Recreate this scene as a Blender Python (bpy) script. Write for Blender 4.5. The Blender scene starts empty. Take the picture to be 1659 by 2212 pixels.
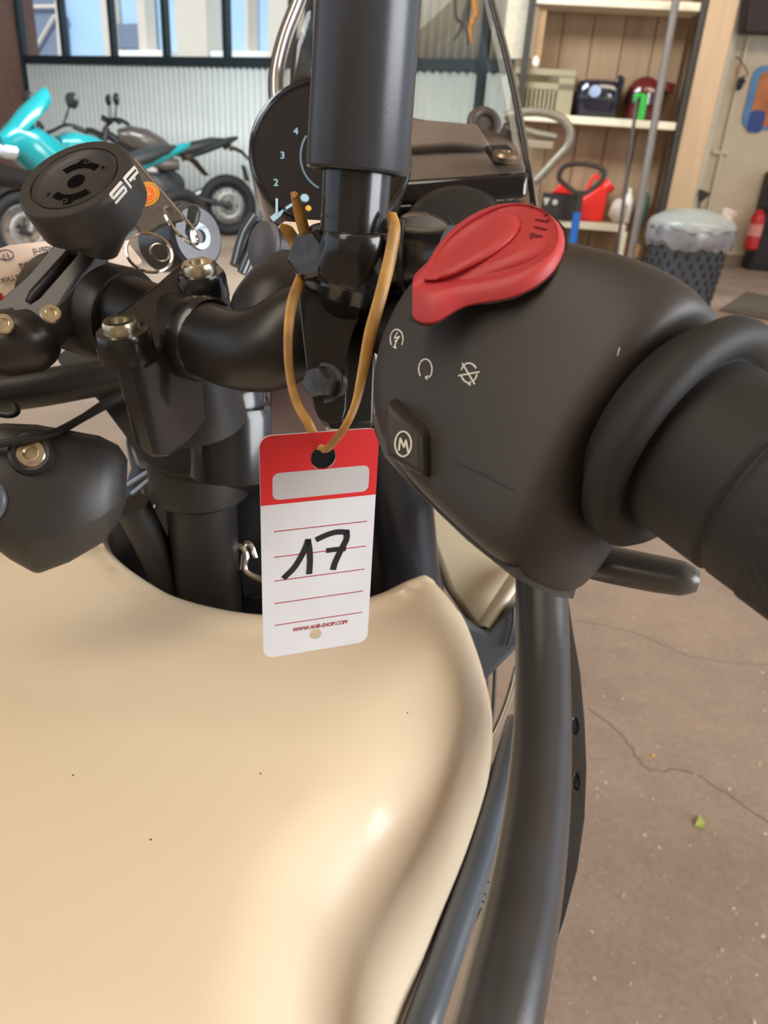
import bpy, math, random
from math import sin, cos, pi, radians, sqrt, atan2
from mathutils import Vector, Matrix
from mathutils.bvhtree import BVHTree
from mathutils.geometry import tessellate_polygon, delaunay_2d_cdt

random.seed(7)
SC = bpy.context.scene
COL = SC.collection

# ------------------------------------------------------------ camera, world, light, exposure
W, H, FPX = 1659.0, 2212.0, 1650.0
PITCH, ROLL, CZ = radians(26.2), radians(4.0), 1.25
FWD = Vector((0, cos(PITCH), -sin(PITCH)))
R0 = Vector((1, 0, 0)); U0 = Vector((0, sin(PITCH), cos(PITCH)))
RGT = R0 * cos(ROLL) + U0 * sin(ROLL)
UP = U0 * cos(ROLL) - R0 * sin(ROLL)
EYE = Vector((0, 0, CZ))
cd = bpy.data.cameras.new('camera')
cam = bpy.data.objects.new('camera', cd); COL.objects.link(cam)
cd.sensor_fit = 'HORIZONTAL'; cd.sensor_width = 26.0; cd.lens = 26.0 * FPX / W
cd.clip_start = 0.01; cd.clip_end = 200
cd.dof.use_dof = True; cd.dof.focus_distance = 0.25; cd.dof.aperture_fstop = 21.0
m3 = Matrix((RGT, UP, -FWD)).transposed()
cam.matrix_world = Matrix.Translation(EYE) @ m3.to_4x4()
SC.camera = cam

world = bpy.data.worlds.new('world'); SC.world = world; world.use_nodes = True
bg = world.node_tree.nodes['Background']
bg.inputs[0].default_value = (0.74, 0.86, 1.0, 1); bg.inputs[1].default_value = 1.0
SC.view_settings.view_transform = 'Standard'; SC.view_settings.look = 'None'
SC.view_settings.gamma = 1.0; SC.view_settings.use_curve_mapping = False
SC.view_settings.exposure = 0.0

def area(name, loc, target, sx, sy, power, color):
    l = bpy.data.lights.new(name, 'AREA'); l.shape = 'RECTANGLE'; l.size = sx; l.size_y = sy
    l.energy = power; l.color = color
    o = bpy.data.objects.new(name, l); COL.objects.link(o); o.location = loc
    o.rotation_euler = (Vector(target) - Vector(loc)).to_track_quat('-Z', 'Y').to_euler()
    return o
area('ceiling_lamp_row', (-1.4, -0.4, 3.9), (-0.7, 0.6, 0.9), 1.2, 6.0, 120, (1.0, 0.90, 0.77))
area('shelf_fill_light', (3.8, 4.9, 4.1), (3.7, 7.2, 0.4), 4.5, 1.2, 160, (1.0, 0.88, 0.72))  # warm fill added to brighten the shelf bay and the cream wall
area('wall_fill_light', (-2.2, 5.6, 4.1), (-2.2, 8.2, 0.6), 4.5, 1.6, 640, (0.86, 0.95, 1.0))  # cool fill added overhead to brighten the corrugated wall
area('open_gate_daylight', (4.2, -0.9, 2.35), (0.2, 0.5, 0.9), 3.2, 2.8, 310, (0.95, 0.97, 1.0))
sun = bpy.data.lights.new('sun', 'SUN'); sun.energy = 3.2; sun.angle = .01; sun.color = (1, .97, .92)
suno = bpy.data.objects.new('sun', sun); COL.objects.link(suno); suno.rotation_euler = Vector((0.12, 0.78, -0.6)).to_track_quat('-Z', 'Y').to_euler()

# ------------------------------------------------------------ pixel helpers (1659 x 2212 frame)
def ray(px, py):
    return FWD + RGT * ((px - W / 2) / FPX) - UP * ((py - H / 2) / FPX)
def P(px, py, d):
    return EYE + ray(px, py) * d
def V(r, u, t):
    return RGT * r + UP * u - FWD * t
def VL(px, py, r, u, t):
    k = -ray(px, py).normalized(); a = (RGT - k * RGT.dot(k)).normalized(); b = k.cross(a)
    return a * r + b * u + k * t
def G(px, py, z=0.0):
    r = ray(px, py)
    return EYE + r * ((z - CZ) / r.z)
class Frame:
    def __init__(s, o, x):
        s.o = Vector(o); s.z = Vector((0, 0, 1)); s.x = Vector(x).normalized(); s.y = s.z.cross(s.x)
    def w(s, x, y, z): return s.o + s.x * x + s.y * y + s.z * z
    def l(s, px, py, y=0.0):
        r = ray(px, py); o = s.o + s.y * y
        p = EYE + r * ((o - EYE).dot(s.y) / r.dot(s.y)) - s.o
        return p.dot(s.x), p.z
    def p(s, px, py, y=0.0):
        x, z = s.l(px, py, y); return s.w(x, y, z)

# ------------------------------------------------------------ materials
MATS = {}
def mat(name, col, rough=0.5, metal=0.0, var=0.12, scale=30.0, bump=0.0, bscale=200.0, spec=0.5, coat=0.0, emis=None, stretch=None, detail=4.0):
    if name in MATS: return MATS[name]
    m = bpy.data.materials.new(name); m.use_nodes = True; nt = m.node_tree; b = nt.nodes['Principled BSDF']
    N = nt.nodes.new
    tc = N('ShaderNodeTexCoord'); src = tc.outputs['Object']
    if stretch:
        mp = N('ShaderNodeMapping'); mp.inputs['Scale'].default_value = stretch
        nt.links.new(src, mp.inputs['Vector']); src = mp.outputs['Vector']
    ns = N('ShaderNodeTexNoise'); ns.inputs['Scale'].default_value = scale; ns.inputs['Detail'].default_value = detail
    nt.links.new(src, ns.inputs['Vector'])
    rp = N('ShaderNodeValToRGB'); c = col
    rp.color_ramp.elements[0].position = 0.3; rp.color_ramp.elements[1].position = 0.7
    rp.color_ramp.elements[0].color = (c[0] * (1 - var), c[1] * (1 - var), c[2] * (1 - var), 1)
    rp.color_ramp.elements[1].color = (min(1, c[0] * (1 + var)), min(1, c[1] * (1 + var)), min(1, c[2] * (1 + var)), 1)
    nt.links.new(ns.outputs['Fac'], rp.inputs['Fac']); nt.links.new(rp.outputs['Color'], b.inputs['Base Color'])
    b.inputs['Roughness'].default_value = rough; b.inputs['Metallic'].default_value = metal
    b.inputs['Specular IOR Level'].default_value = spec
    if coat: b.inputs['Coat Weight'].default_value = coat; b.inputs['Coat Roughness'].default_value = 0.08
    if bump:
        n2 = N('ShaderNodeTexNoise'); n2.inputs['Scale'].default_value = bscale; n2.inputs['Detail'].default_value = 3
        nt.links.new(src, n2.inputs['Vector'])
        bp = N('ShaderNodeBump'); bp.inputs['Strength'].default_value = bump; bp.inputs['Distance'].default_value = 0.001
        nt.links.new(n2.outputs['Fac'], bp.inputs['Height']); nt.links.new(bp.outputs['Normal'], b.inputs['Normal'])
    if emis:
        b.inputs['Emission Color'].default_value = (*col, 1); b.inputs['Emission Strength'].default_value = emis
    MATS[name] = m; return m
def glass(name, tint=(0.9, 0.95, 0.95), gloss=0.12, rough=0.02):
    if name in MATS: return MATS[name]
    m = bpy.data.materials.new(name); m.use_nodes = True; nt = m.node_tree; nt.nodes.clear(); N = nt.nodes.new
    out = N('ShaderNodeOutputMaterial'); mix = N('ShaderNodeMixShader'); t = N('ShaderNodeBsdfTransparent'); g = N('ShaderNodeBsdfGlossy')
    t.inputs[0].default_value = (*tint, 1); g.inputs['Roughness'].default_value = rough; mix.inputs[0].default_value = gloss
    nt.links.new(t.outputs[0], mix.inputs[1]); nt.links.new(g.outputs[0], mix.inputs[2]); nt.links.new(mix.outputs[0], out.inputs[0])
    MATS[name] = m; return m
def srgb(r, g, b):
    f = lambda c: (c / 255 / 12.92) if c / 255 <= 0.04045 else ((c / 255 + 0.055) / 1.055) ** 2.4
    return (f(r), f(g), f(b))

M_BLACK = mat('black_plastic', (0.016, 0.014, 0.013), 0.42, bump=0.06, bscale=2500)
M_SATIN = mat('satin_black_housing', (0.040, 0.033, 0.028), 0.50, bump=0.10, bscale=3500, var=0.06)
M_PAINT = mat('black_painted_metal', (0.013, 0.012, 0.012), 0.24, coat=0.3)
M_GLOSS = mat('gloss_black', (0.008, 0.008, 0.010), 0.08, coat=0.5)
M_RUB = mat('black_rubber', (0.018, 0.016, 0.015), 0.65, bump=0.1, bscale=1500)
M_GREY = mat('dark_grey_powder_coat', (0.050, 0.048, 0.048), 0.21, bump=0.12, bscale=4000)
M_ANOD = mat('anodised_dark_aluminium', (0.035, 0.030, 0.028), 0.34, metal=0.2)
M_STEEL = mat('zinc_bolt_steel', (0.62, 0.56, 0.42), 0.28, metal=1.0, var=0.2, scale=300)
M_DSTEEL = mat('blackened_bolt_steel', (0.09, 0.085, 0.085), 0.25, metal=0.8, var=0.25, scale=200)
M_CHROME = mat('chrome', (0.8, 0.8, 0.78), 0.10, metal=1.0, var=0.03)
M_RED = mat('red_switch_plastic', (0.52, 0.045, 0.050), 0.50, var=0.04, bump=0.08, bscale=3000)
M_REDD = mat('engraved_red', (0.16, 0.012, 0.012), 0.6)
M_WHITE = mat('white_print', (0.85, 0.82, 0.74), 0.5, var=0.02)
M_TANK = mat('sand_beige_paint', srgb(224, 205, 176), 0.33, var=0.015, scale=4, coat=0.25)
M_SHROUD = mat('beige_shroud_plastic', srgb(214, 198, 168), 0.35, var=0.02)
M_TAGW = mat('tag_white_card', (0.66, 0.655, 0.67), 0.45, var=0.03, scale=60)
M_TAGR = mat('tag_red_print', (0.62, 0.018, 0.022), 0.42, var=0.04)
M_TAGL = mat('tag_red_line', (0.36, 0.02, 0.03), 0.5)
M_INK = mat('black_marker_ink', (0.015, 0.014, 0.018), 0.4, var=0.3, scale=150)
M_BAND = mat('amber_rubber', (0.42, 0.22, 0.052), 0.42, var=0.35, scale=140, stretch=(1, 1, 0.4))

# ------------------------------------------------------------ mesh helpers: each returns (verts, faces)
def link(o, parent):
    COL.objects.link(o)
    if parent is not None:
        o.parent = parent; o.matrix_parent_inverse = INV.get(parent.name, Matrix.Identity(4))
    return o
INV = {}
def obj(name, vf, m, parent=None, smooth=True, angle=38, bevel=0.0, segs=2, subd=0):
    me = bpy.data.meshes.new(name)
    me.from_pydata([tuple(v) for v in vf[0]], [], [tuple(f) for f in vf[1]]); me.update()
    if smooth and len(me.polygons):
        me.shade_smooth(); me.set_sharp_from_angle(angle=radians(angle))
    me.materials.append(m)
    o = bpy.data.objects.new(name, me); link(o, parent)
    if bevel:
        b = o.modifiers.new('edge', 'BEVEL'); b.width = bevel; b.segments = segs; b.limit_method = 'ANGLE'; b.angle_limit = radians(35)
        b.harden_normals = False
    if subd:
        s = o.modifiers.new('sub', 'SUBSURF'); s.levels = subd; s.render_levels = subd
    return o
def tag(o, label, cat, group=None, kind=None):
    o['label'] = label
    if cat: o['category'] = cat
    if group: o['group'] = group
    if kind: o['kind'] = kind
    return o
def thing(name, loc, label, cat, group=None):
    o = bpy.data.objects.new(name, None); COL.objects.link(o); o.location = loc; o.empty_display_size = 0.05
    INV[o.name] = Matrix.Translation(-Vector(loc))
    return tag(o, label, cat, group)
def struct(name, vf, m, label=None, cat=None, parent=None, **k):
    o = obj(name, vf, m, parent, **k)
    if parent is None: o['kind'] = 'structure'
    if label: o['label'] = label
    if cat: o['category'] = cat
    return o
def join(*vfs):
    vs, fs = [], []
    for v, f in vfs:
        n = len(vs); vs += list(v); fs += [tuple(i + n for i in q) for q in f]
    return vs, fs
def basis(a, hint=None):
    a = Vector(a).normalized(); h = Vector(hint) if hint is not None else (Vector((0, 0, 1)) if abs(a.z) < 0.9 else Vector((1, 0, 0)))
    u = (h - a * h.dot(a)).normalized(); return a, u, a.cross(u)
def loft(rings, cap=True, closed=False):
    n = len(rings[0]); vs = [p for r in rings for p in r]; fs = []
    m = len(rings)
    for i in range(m if closed else m - 1):
        k = (i + 1) % m
        for j in range(n):
            fs.append((i * n + j, i * n + (j + 1) % n, k * n + (j + 1) % n, k * n + j))
    if cap and not closed:
        for r, rev in ((0, True), (m - 1, False)):
            c = sum((Vector(p) for p in rings[r]), Vector()) / n; ci = len(vs); vs.append(c)
            for j in range(n):
                a, b = r * n + j, r * n + (j + 1) % n
                fs.append((ci, b, a) if rev else (ci, a, b))
    return vs, fs
def catmull(pts, rad, seg):
    if len(pts) < 3 or seg <= 1: return [Vector(p) for p in pts], list(rad)
    q = [Vector(p) for p in pts]; q = [q[0] * 2 - q[1]] + q + [q[-1] * 2 - q[-2]]
    op, orr = [], []
    for i in range(1, len(q) - 2):
        for s in range(seg):
            t = s / seg; a, b, c, d = q[i - 1:i + 3]
            op.append(0.5 * ((2 * b) + (c - a) * t + (2 * a - 5 * b + 4 * c - d) * t * t + (3 * b - a - 3 * c + d) * t ** 3))
            orr.append(rad[i - 1] * (1 - t) + rad[i] * t)
    op.append(q[-2]); orr.append(rad[-1]); return op, orr
def tube(pts, r, n=14, seg=6, flat=1.0, hint=None, closed=False):
    rad = r if isinstance(r, (list, tuple)) else [r] * len(pts)
    if closed:
        p = [Vector(x) for x in pts]; rr = list(rad)
    else:
        p, rr = catmull(pts, rad, seg)
    rings = []; u = None; L = len(p)
    for i in range(L):
        t = (p[(i + 1) % L] - p[i - 1]) if closed else (p[min(i + 1, L - 1)] - p[max(i - 1, 0)])
        t.normalize()
        if hint is not None: u = Vector(hint)
        elif u is None: u = basis(t)[1]
        u = (u - t * u.dot(t)).normalized(); v = t.cross(u)
        rings.append([p[i] + u * (rr[i] * flat * cos(2 * pi * j / n)) + v * (rr[i] * sin(2 * pi * j / n)) for j in range(n)])
    return loft(rings, True, closed)
def lathe(o, axis, prof, n=32, hint=None, arc=None):
    a, u, v = basis(axis, hint); o = Vector(o)
    rings = [[o + a * s + (u * cos(2 * pi * j / n) + v * sin(2 * pi * j / n)) * max(r, 1e-5) for j in range(n)] for s, r in prof]
    return loft(rings, True)
def torus(o, axis, R, r, n=36, k=10, flat=1.0):
    a, u, v = basis(axis); o = Vector(o)
    rings = []
    for i in range(n):
        e = u * cos(2 * pi * i / n) + v * sin(2 * pi * i / n)
        rings.append([o + e * (R + r * cos(2 * pi * j / k)) + a * (r * flat * sin(2 * pi * j / k)) for j in range(k)])
    return loft(rings, False, True)
def hexa(b, t):
    vs = list(b) + list(t)
    return vs, [(3, 2, 1, 0), (4, 5, 6, 7), (0, 1, 5, 4), (1, 2, 6, 5), (2, 3, 7, 6), (3, 0, 4, 7)]
def fbox(f, x0, x1, y0, y1, z0, z1):
    c = [(x0, y0), (x1, y0), (x1, y1), (x0, y1)]
    return hexa([f.w(x, y, z0) for x, y in c], [f.w(x, y, z1) for x, y in c])
def prism(poly, vec, holes=()):
    loops = [[Vector(p) for p in poly]] + [[Vector(p) for p in h] for h in holes]
    flat = [p for l in loops for p in l]; vec = Vector(vec)
    n0 = Vector()
    for i in range(len(poly)): n0 += Vector(poly[i]).cross(Vector(poly[(i + 1) % len(poly)]))
    tris = [tuple(t) for t in tessellate_polygon(loops)]
    n = len(flat); vs = flat + [p + vec for p in flat]; fs = []
    def nrm(t): return (flat[t[1]] - flat[t[0]]).cross(flat[t[2]] - flat[t[0]])
    for t in tris:
        if nrm(t).dot(vec) > 0: t = t[::-1]
        fs.append(t); fs.append(tuple(i + n for i in reversed(t)))
    base = 0
    for li, l in enumerate(loops):
        k = len(l)
        s = (n0.dot(vec) > 0) if li == 0 else None
        if li:
            nn = Vector()
            for i in range(k): nn += l[i].cross(l[(i + 1) % k])
            s = not (nn.dot(vec) > 0)
        for i in range(k):
            a, b = base + i, base + (i + 1) % k
            fs.append((a, b, b + n, a + n) if s else (b, a, a + n, b + n))
        base += k
    return vs, fs
def pxpoly(pts, d=None):
    return [P(p[0], p[1], p[2] if len(p) > 2 else d) for p in pts]
def pxprism(pts, d, thick, holes=(), vec=None):
    return prism(pxpoly(pts, d), vec if vec is not None else FWD * thick, [pxpoly(h, d) for h in holes])
def smoothpoly(pts, seg=4):
    q = [Vector(p + (0,) * (3 - len(p))) if isinstance(p, tuple) else Vector(p) for p in pts]; n = len(q); out = []
    for i in range(n):
        a, b, c, d = q[i - 1], q[i], q[(i + 1) % n], q[(i + 2) % n]
        for s in range(seg):
            t = s / seg
            out.append(0.5 * ((2 * b) + (c - a) * t + (2 * a - 5 * b + 4 * c - d) * t * t + (3 * b - a - 3 * c + d) * t ** 3))
    return out
def ribbon(pts, nrm, w, t=0.00025, closed=False):
    """flat printed stroke lying on a surface: pts with a surface normal each"""
    pts = [Vector(p) for p in pts]; L = len(pts); rings = []
    for i in range(L):
        tg = (pts[(i + 1) % L] - pts[i - 1]) if closed else (pts[min(i + 1, L - 1)] - pts[max(i - 1, 0)])
        tg.normalize(); nn = Vector(nrm[i] if isinstance(nrm, list) else nrm).normalized()
        s = tg.cross(nn).normalized() * (w / 2)
        e = tg * (w * 0.3) * ((-1 if i == 0 else 1 if i == L - 1 else 0) if not closed else 0)
        b = pts[i] + e
        rings.append([b - s - nn * t, b + s - nn * t, b + s + nn * t, b - s + nn * t])
    return loft(rings, not closed, closed)
def bvh(vf):
    return BVHTree.FromPolygons([tuple(v) for v in vf[0]], [tuple(f) for f in vf[1]])
def bvh_obj(o):
    dg = bpy.context.evaluated_depsgraph_get(); e = o.evaluated_get(dg); me = e.to_mesh()
    b = BVHTree.FromPolygons([o.matrix_world @ v.co for v in me.vertices], [tuple(p.vertices) for p in me.polygons]); e.to_mesh_clear(); return b
def onsurf(tree, px, py, fallback=0.2):
    r = ray(px, py).normalized(); h = tree.ray_cast(EYE, r)
    if h[0] is None: return P(px, py, fallback), -FWD
    n = h[1]
    if n.dot(r) > 0: n = -n
    return h[0], n
def stroke(tree, pxs, wpx, closed=False, sub=4, lift=0.0001):
    q = []
    L = len(pxs); rng = range(L if closed else L - 1)
    for i in rng:
        a, b = pxs[i], pxs[(i + 1) % L]
        for s in range(sub): q.append((a[0] + (b[0] - a[0]) * s / sub, a[1] + (b[1] - a[1]) * s / sub))
    if not closed: q.append(pxs[-1])
    hp = [onsurf(tree, *p) for p in q]; d = sum((h[0] - EYE).dot(FWD) for h in hp) / len(hp)
    return ribbon([h[0] + h[1] * lift for h in hp], [h[1] for h in hp], wpx / FPX * d, 0.00015, closed)
def text(name, s, m, mw, size, parent, shear=0.0, extrude=0.00008, align='LEFT'):
    c = bpy.data.curves.new(name, 'FONT'); c.body = s; c.size = size; c.shear = shear; c.extrude = extrude; c.align_x = align
    o = bpy.data.objects.new(name + '_curve', c); COL.objects.link(o); dg = bpy.context.evaluated_depsgraph_get()
    me = bpy.data.meshes.new_from_object(o.evaluated_get(dg)); bpy.data.objects.remove(o); bpy.data.curves.remove(c)
    me.transform(mw); me.materials.clear(); me.materials.append(m)
    t = bpy.data.objects.new(name, me); link(t, parent); return t
def hexbolt(c, axis, r, h, n=6):
    c = Vector(c); a = Vector(axis).normalized()
    return join(lathe(c - a * 0.003, a, [(0, r * 1.3), (0.003, r * 1.3), (0.0035, r * 1.22)], 28),
                lathe(c, a, [(0, r), (h * 0.8, r), (h, r * 0.82)], 6, hint=Vector((0.3, 0.2, 1))))
def sockbolt(c, axis, r, h):
    return lathe(c, axis, [(0, r), (h * 0.75, r), (h, r * 0.88), (h, r * 0.52), (h * 0.75, r * 0.50), (h * 0.45, r * 0.42)], 24)

# ============================================================ THE ROOM
M_FLOOR = mat('worn_concrete', srgb(154, 134, 117), 0.8, var=0.16, scale=1.6, bump=0.8, bscale=60, detail=14)
def floor_detail(m):
    nt = m.node_tree; N = nt.nodes.new; b = nt.nodes['Principled BSDF']; src = b.inputs['Base Color'].links[0].from_socket
    tc = N('ShaderNodeTexCoord'); last = src
    for sc, lo, hi, amt, dark in ((9, .42, .62, .30, (.62, .60, .58, 1)), (70, .45, .60, .35, (.66, .64, .62, 1)), (28, .60, .72, .35, (1.30, 1.28, 1.24, 1))):
        n = N('ShaderNodeTexNoise'); n.inputs['Scale'].default_value = sc; n.inputs['Detail'].default_value = 8; n.inputs['Roughness'].default_value = .65
        nt.links.new(tc.outputs['Object'], n.inputs['Vector'])
        r = N('ShaderNodeMapRange'); r.inputs['From Min'].default_value = lo; r.inputs['From Max'].default_value = hi; r.inputs['To Max'].default_value = amt
        nt.links.new(n.outputs['Fac'], r.inputs['Value'])
        mx = N('ShaderNodeMixRGB'); mx.blend_type = 'MULTIPLY'; nt.links.new(r.outputs['Result'], mx.inputs['Fac']); nt.links.new(last, mx.inputs['Color1']); mx.inputs['Color2'].default_value = dark
        last = mx.outputs['Color']
    nt.links.new(last, b.inputs['Base Color'])
floor_detail(M_FLOOR)
M_CORR = mat('pale_corrugated_sheet', srgb(216, 222, 218), 0.45, var=0.03, scale=2)
M_FRAME = mat('dark_teal_window_steel', srgb(28, 46, 52), 0.45, var=0.08)
M_BRICK = mat('brown_side_wall', srgb(120, 92, 78), 0.85, var=0.15, scale=14, bump=0.4, bscale=60)
M_CREAM = mat('cream_wall', srgb(222, 208, 184), 0.75, var=0.05, scale=3)
M_PLY = mat('plywood_back_panel', srgb(150, 124, 96), 0.7, var=0.12, scale=3, stretch=(6, 6, 0.6))
M_SHELF = mat('cream_shelf_edge', srgb(226, 216, 190), 0.5, var=0.04)
M_UPR = mat('shelf_upright_dark', srgb(50, 44, 40), 0.5)
M_POST = mat('tan_timber_post', srgb(186, 158, 126), 0.65, var=0.07, scale=4, stretch=(8, 8, 0.5))
M_PIPEW = mat('white_pipe', srgb(222, 212, 190), 0.4, var=0.03)
GLS = glass('window_glass', (0.96, 0.98, 1.0), 0.06)

# floor with a long crack between two slabs and embedded grit
s = 14
gx = [(-9 + 18 * i / 60) for i in range(61)]; gy = [(-6 + 20 * i / 60) for i in range(61)]
fv = [Vector((x, y, 0)) for y in gy for x in gx]
ff = [(j * 61 + i, j * 61 + i + 1, (j + 1) * 61 + i + 1, (j + 1) * 61 + i) for j in range(60) for i in range(60)]
ff += []
floor = struct('floor', (fv, ff), M_FLOOR, 'worn brown-grey concrete workshop floor', 'floor')
# fine grit and pale specks lying on the visible floor
gv, gf = [], []
rg = random.Random(3)
for k in range(420):
    p = G(rg.uniform(1150, 1659), rg.uniform(760, 2212)); r = rg.uniform(0.0012, 0.0045) * (0.6 if k % 3 else 1.2)
    b = len(gv)
    for j in range(6):
        a = 2 * pi * j / 6; q = r * rg.uniform(0.6, 1.3); gv.append(p + Vector((q * cos(a), q * sin(a), 0.0002)))
    gv.append(p + Vector((0, 0, r * 0.6)))
    gf += [(b + j, b + (j + 1) % 6, b + 6) for j in range(6)]
gr = obj('floor_grit', (gv, gf), mat('pale_grit', srgb(186, 170, 150), 0.8, var=0.3, scale=8))
tag(gr, 'pale grit and crumbs scattered over the concrete floor', 'grit', kind='stuff')
def crack(pxs, w):
    pts, _ = catmull([G(*p) for p in pxs], [1] * len(pxs), 14)
    pts = [p + Vector((rg.uniform(-.004, .004), rg.uniform(-.004, .004), 0.0004)) for p in pts]
    return ribbon(pts, Vector((0, 0, 1)), w, 0.0003)
obj('floor_crack', crack([(1270, 1530), (1340, 1585), (1400, 1660), (1480, 1665), (1570, 1715), (1680, 1790)], 0.003), mat('dark_floor_joint', srgb(118, 98, 82), 0.9), floor)
obj('floor_crack', crack([(1250, 1340), (1380, 1370), (1500, 1420), (1680, 1440)], 0.002), mat('dark_floor_joint', srgb(118, 98, 82), 0.9), floor)
# the dark mat near the right wall
mt = [G(1552, 672), G(1612, 632), G(1760, 660), G(1760, 712)]
m_ = obj('floor_mat', prism([p + Vector((0, 0, .001)) for p in mt], Vector((0, 0, 0.012))), mat('dark_rubber_mat', srgb(86, 76, 66), 0.8), bevel=0.004)
tag(m_, 'dark rubber floor mat lying beyond the throttle grip', 'mat')
lf = G(1512, 1778)
a = obj('leaf', (lambda q: (q, [(0, 1, 2, 3), (3, 2, 1, 0)][:1] + [(3, 2, 4)]))([lf + Vector(v) for v in ((-.016, -.012, .002), (.0, -.018, .004), (.012, .0, .003), (-.004, .006, .008), (.004, .02, .003))]), mat('dry_green_leaf', srgb(150, 160, 70), 0.6), smooth=False)
so = a.modifiers.new('th', 'SOLIDIFY'); so.thickness = 0.001
tag(a, 'small curled yellow-green leaf lying on the concrete floor', 'leaf')
lf = G(1410, 1633)
tag(obj('crumb', lathe(lf, (0, 0, 1), [(0, .004), (.003, .0035), (.004, 0)], 7), mat('yellow_crumb', srgb(214, 170, 50), 0.6)), 'tiny yellow crumb lying on the concrete floor', 'crumb')

# window wall: the sill runs through these two sight lines
ZS = 2.0
A0 = G(52, 128, ZS); A1 = G(900, 139, ZS)
FA = Frame((A0.x, A0.y, 0), (A1 - A0).xyz)
LA = 9.5
prf = []
n = int(LA / 0.0165)
top = []
for i in range(n + 1):
    x = LA * i / n; y = 0.024 * sin(2 * pi * x / 0.112)
    prf.append((x, y))
cv = [FA.w(x, y, z) for z in (0.0, ZS - 0.02) for x, y in prf]
cf = [(i, i + 1, n + 2 + i, n + 1 + i) for i in range(n)]
wl = struct('wall_back', (cv, cf), M_CORR, 'pale corrugated metal wall below the window band', 'wall')
so = wl.modifiers.new('th', 'SOLIDIFY'); so.thickness = 0.01
struct('wall_left', hexa([FA.w(-0.25, -8.0, 0), FA.w(-0.02, -8.0, 0), FA.w(-0.02, 0.3, 0), FA.w(-0.25, 0.3, 0)],
                         [FA.w(-0.25, -8.0, 4.2), FA.w(-0.02, -8.0, 4.2), FA.w(-0.02, 0.3, 4.2), FA.w(-0.25, 0.3, 4.2)]), M_BRICK, 'dull brown side wall at the corner beside the window', 'wall')
wx = [FA.l(p, 60)[0] for p in (45, 136, 243, 358, 490, 632)]
xu = FA.l(668, 60)[0]
wx.append(xu)
k0 = min(i for i in range(n + 1) if prf[i][0] > xu)
uv = [FA.w(x, y, z) for z in (ZS + 0.02, 4.2) for x, y in prf[k0:]]; un = n + 1 - k0
up = struct('wall_back_upper', (uv, [(i, i + 1, un + i + 1, un + i) for i in range(un - 1)]), mat('dimmed_corrugated_sheet', srgb(178, 172, 158), .5, var=.03, scale=2), 'corrugated metal wall, weaker light put into its grey tone, above the rail seen through the windscreen', 'wall')  # same sheet as below; its weaker light is put into a darker colour
so = up.modifiers.new('th', 'SOLIDIFY'); so.thickness = 0.01
xv = FA.l(1048, 120)[0]
struct('trim_1', fbox(FA, xv - .05, xv + .05, -.06, -.03, 1.2, 4.2), M_FRAME, 'dark vertical rail on the corrugated wall', 'rail')
win = bpy.data.objects.new('window_1', None); COL.objects.link(win); win.location = FA.w(0, 0, ZS); INV[win.name] = Matrix.Translation(-FA.w(0, 0, ZS))
win['kind'] = 'structure'; win['label'] = 'long band of workshop windows with dark teal steel bars'; win['category'] = 'window'
obj('window_sill', fbox(FA, -0.02, LA, -0.05, 0.05, ZS - 0.06, ZS + 0.055), M_FRAME, win, bevel=0.006)
obj('window_frame', fbox(FA, -0.02, xu, -0.05, 0.05, 4.0, 4.12), M_FRAME, win, bevel=0.006)
obj('window_frame', fbox(FA, -0.06, 0.03, -0.06, 0.06, 0.0, 4.1), M_FRAME, win, bevel=0.006)
for i, x in enumerate(wx):
    obj('mullion', fbox(FA, x - 0.045, x + 0.045, -0.045, 0.045, ZS + 0.05, 4.02), M_FRAME, win, bevel=0.006)
    if i: obj('pane', fbox(FA, wx[i - 1] + 0.04, x - 0.04, -0.004, 0.004, ZS + 0.05, 4.02), GLS, win, smooth=False)
# what stands outside the windows
ex = thing('outside_building', FA.w(3, 9, 0), 'pale blue and beige industrial building seen through the windows', 'building')
M_EXB = mat('outside_blue_cladding', srgb(176, 208, 236), 0.7, var=0.05, scale=1, emis=None)
M_EXC = mat('outside_beige_column', srgb(214, 202, 184), 0.7, var=0.04)
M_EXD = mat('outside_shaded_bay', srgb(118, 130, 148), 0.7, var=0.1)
M_EXW = mat('outside_white_ledge', srgb(250, 246, 236), 0.5, var=0.02)
FE = Frame(FA.w(0, 5, 0), FA.x)
def exw(n_, p0, p1, q0, q1, y0, y1, m):
    x0, z1 = FE.l(p0, q0, y0); x1, z0 = FE.l(p1, q1, y0)
    return obj(n_, fbox(FE, x0, x1, y0, y1, z0, z1), m, ex)
exw('cladding', -300, 1200, -400, 240, 0.6, 1.0, M_EXB)
exw('column', 206, 236, -300, 240, 0.2, 0.55, M_EXC)
exw('column', 292, 310, -300, 240, 0.2, 0.5, M_EXC)
exw('column', 362, 452, -300, 240, 0.1, 0.55, M_EXC)
exw('column', 524, 538, -300, 240, 0.2, 0.5, M_EXC)
exw('column', 578, 680, -300, 240, 0.1, 0.55, M_EXC)
exw('ledge', 250, 350, 108, 122, 0.0, 0.58, M_EXW)
exw('ledge', 455, 575, 110, 123, 0.0, 0.5, M_EXW)
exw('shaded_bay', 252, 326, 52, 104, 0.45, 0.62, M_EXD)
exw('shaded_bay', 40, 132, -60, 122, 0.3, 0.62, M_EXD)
def exbar(p0, p1, w):
    a, b = FE.p(*p0, 0.2), FE.p(*p1, 0.2)
    return obj('truss_bar', tube([a, b], w, 6, 1), M_EXC, ex)
exbar((62, 130), (118, 34), 0.05); exbar((45, 12), (72, 118), 0.05); exbar((40, 15), (128, 14), 0.05); exbar((122, 0), (130, 122), 0.05)

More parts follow.
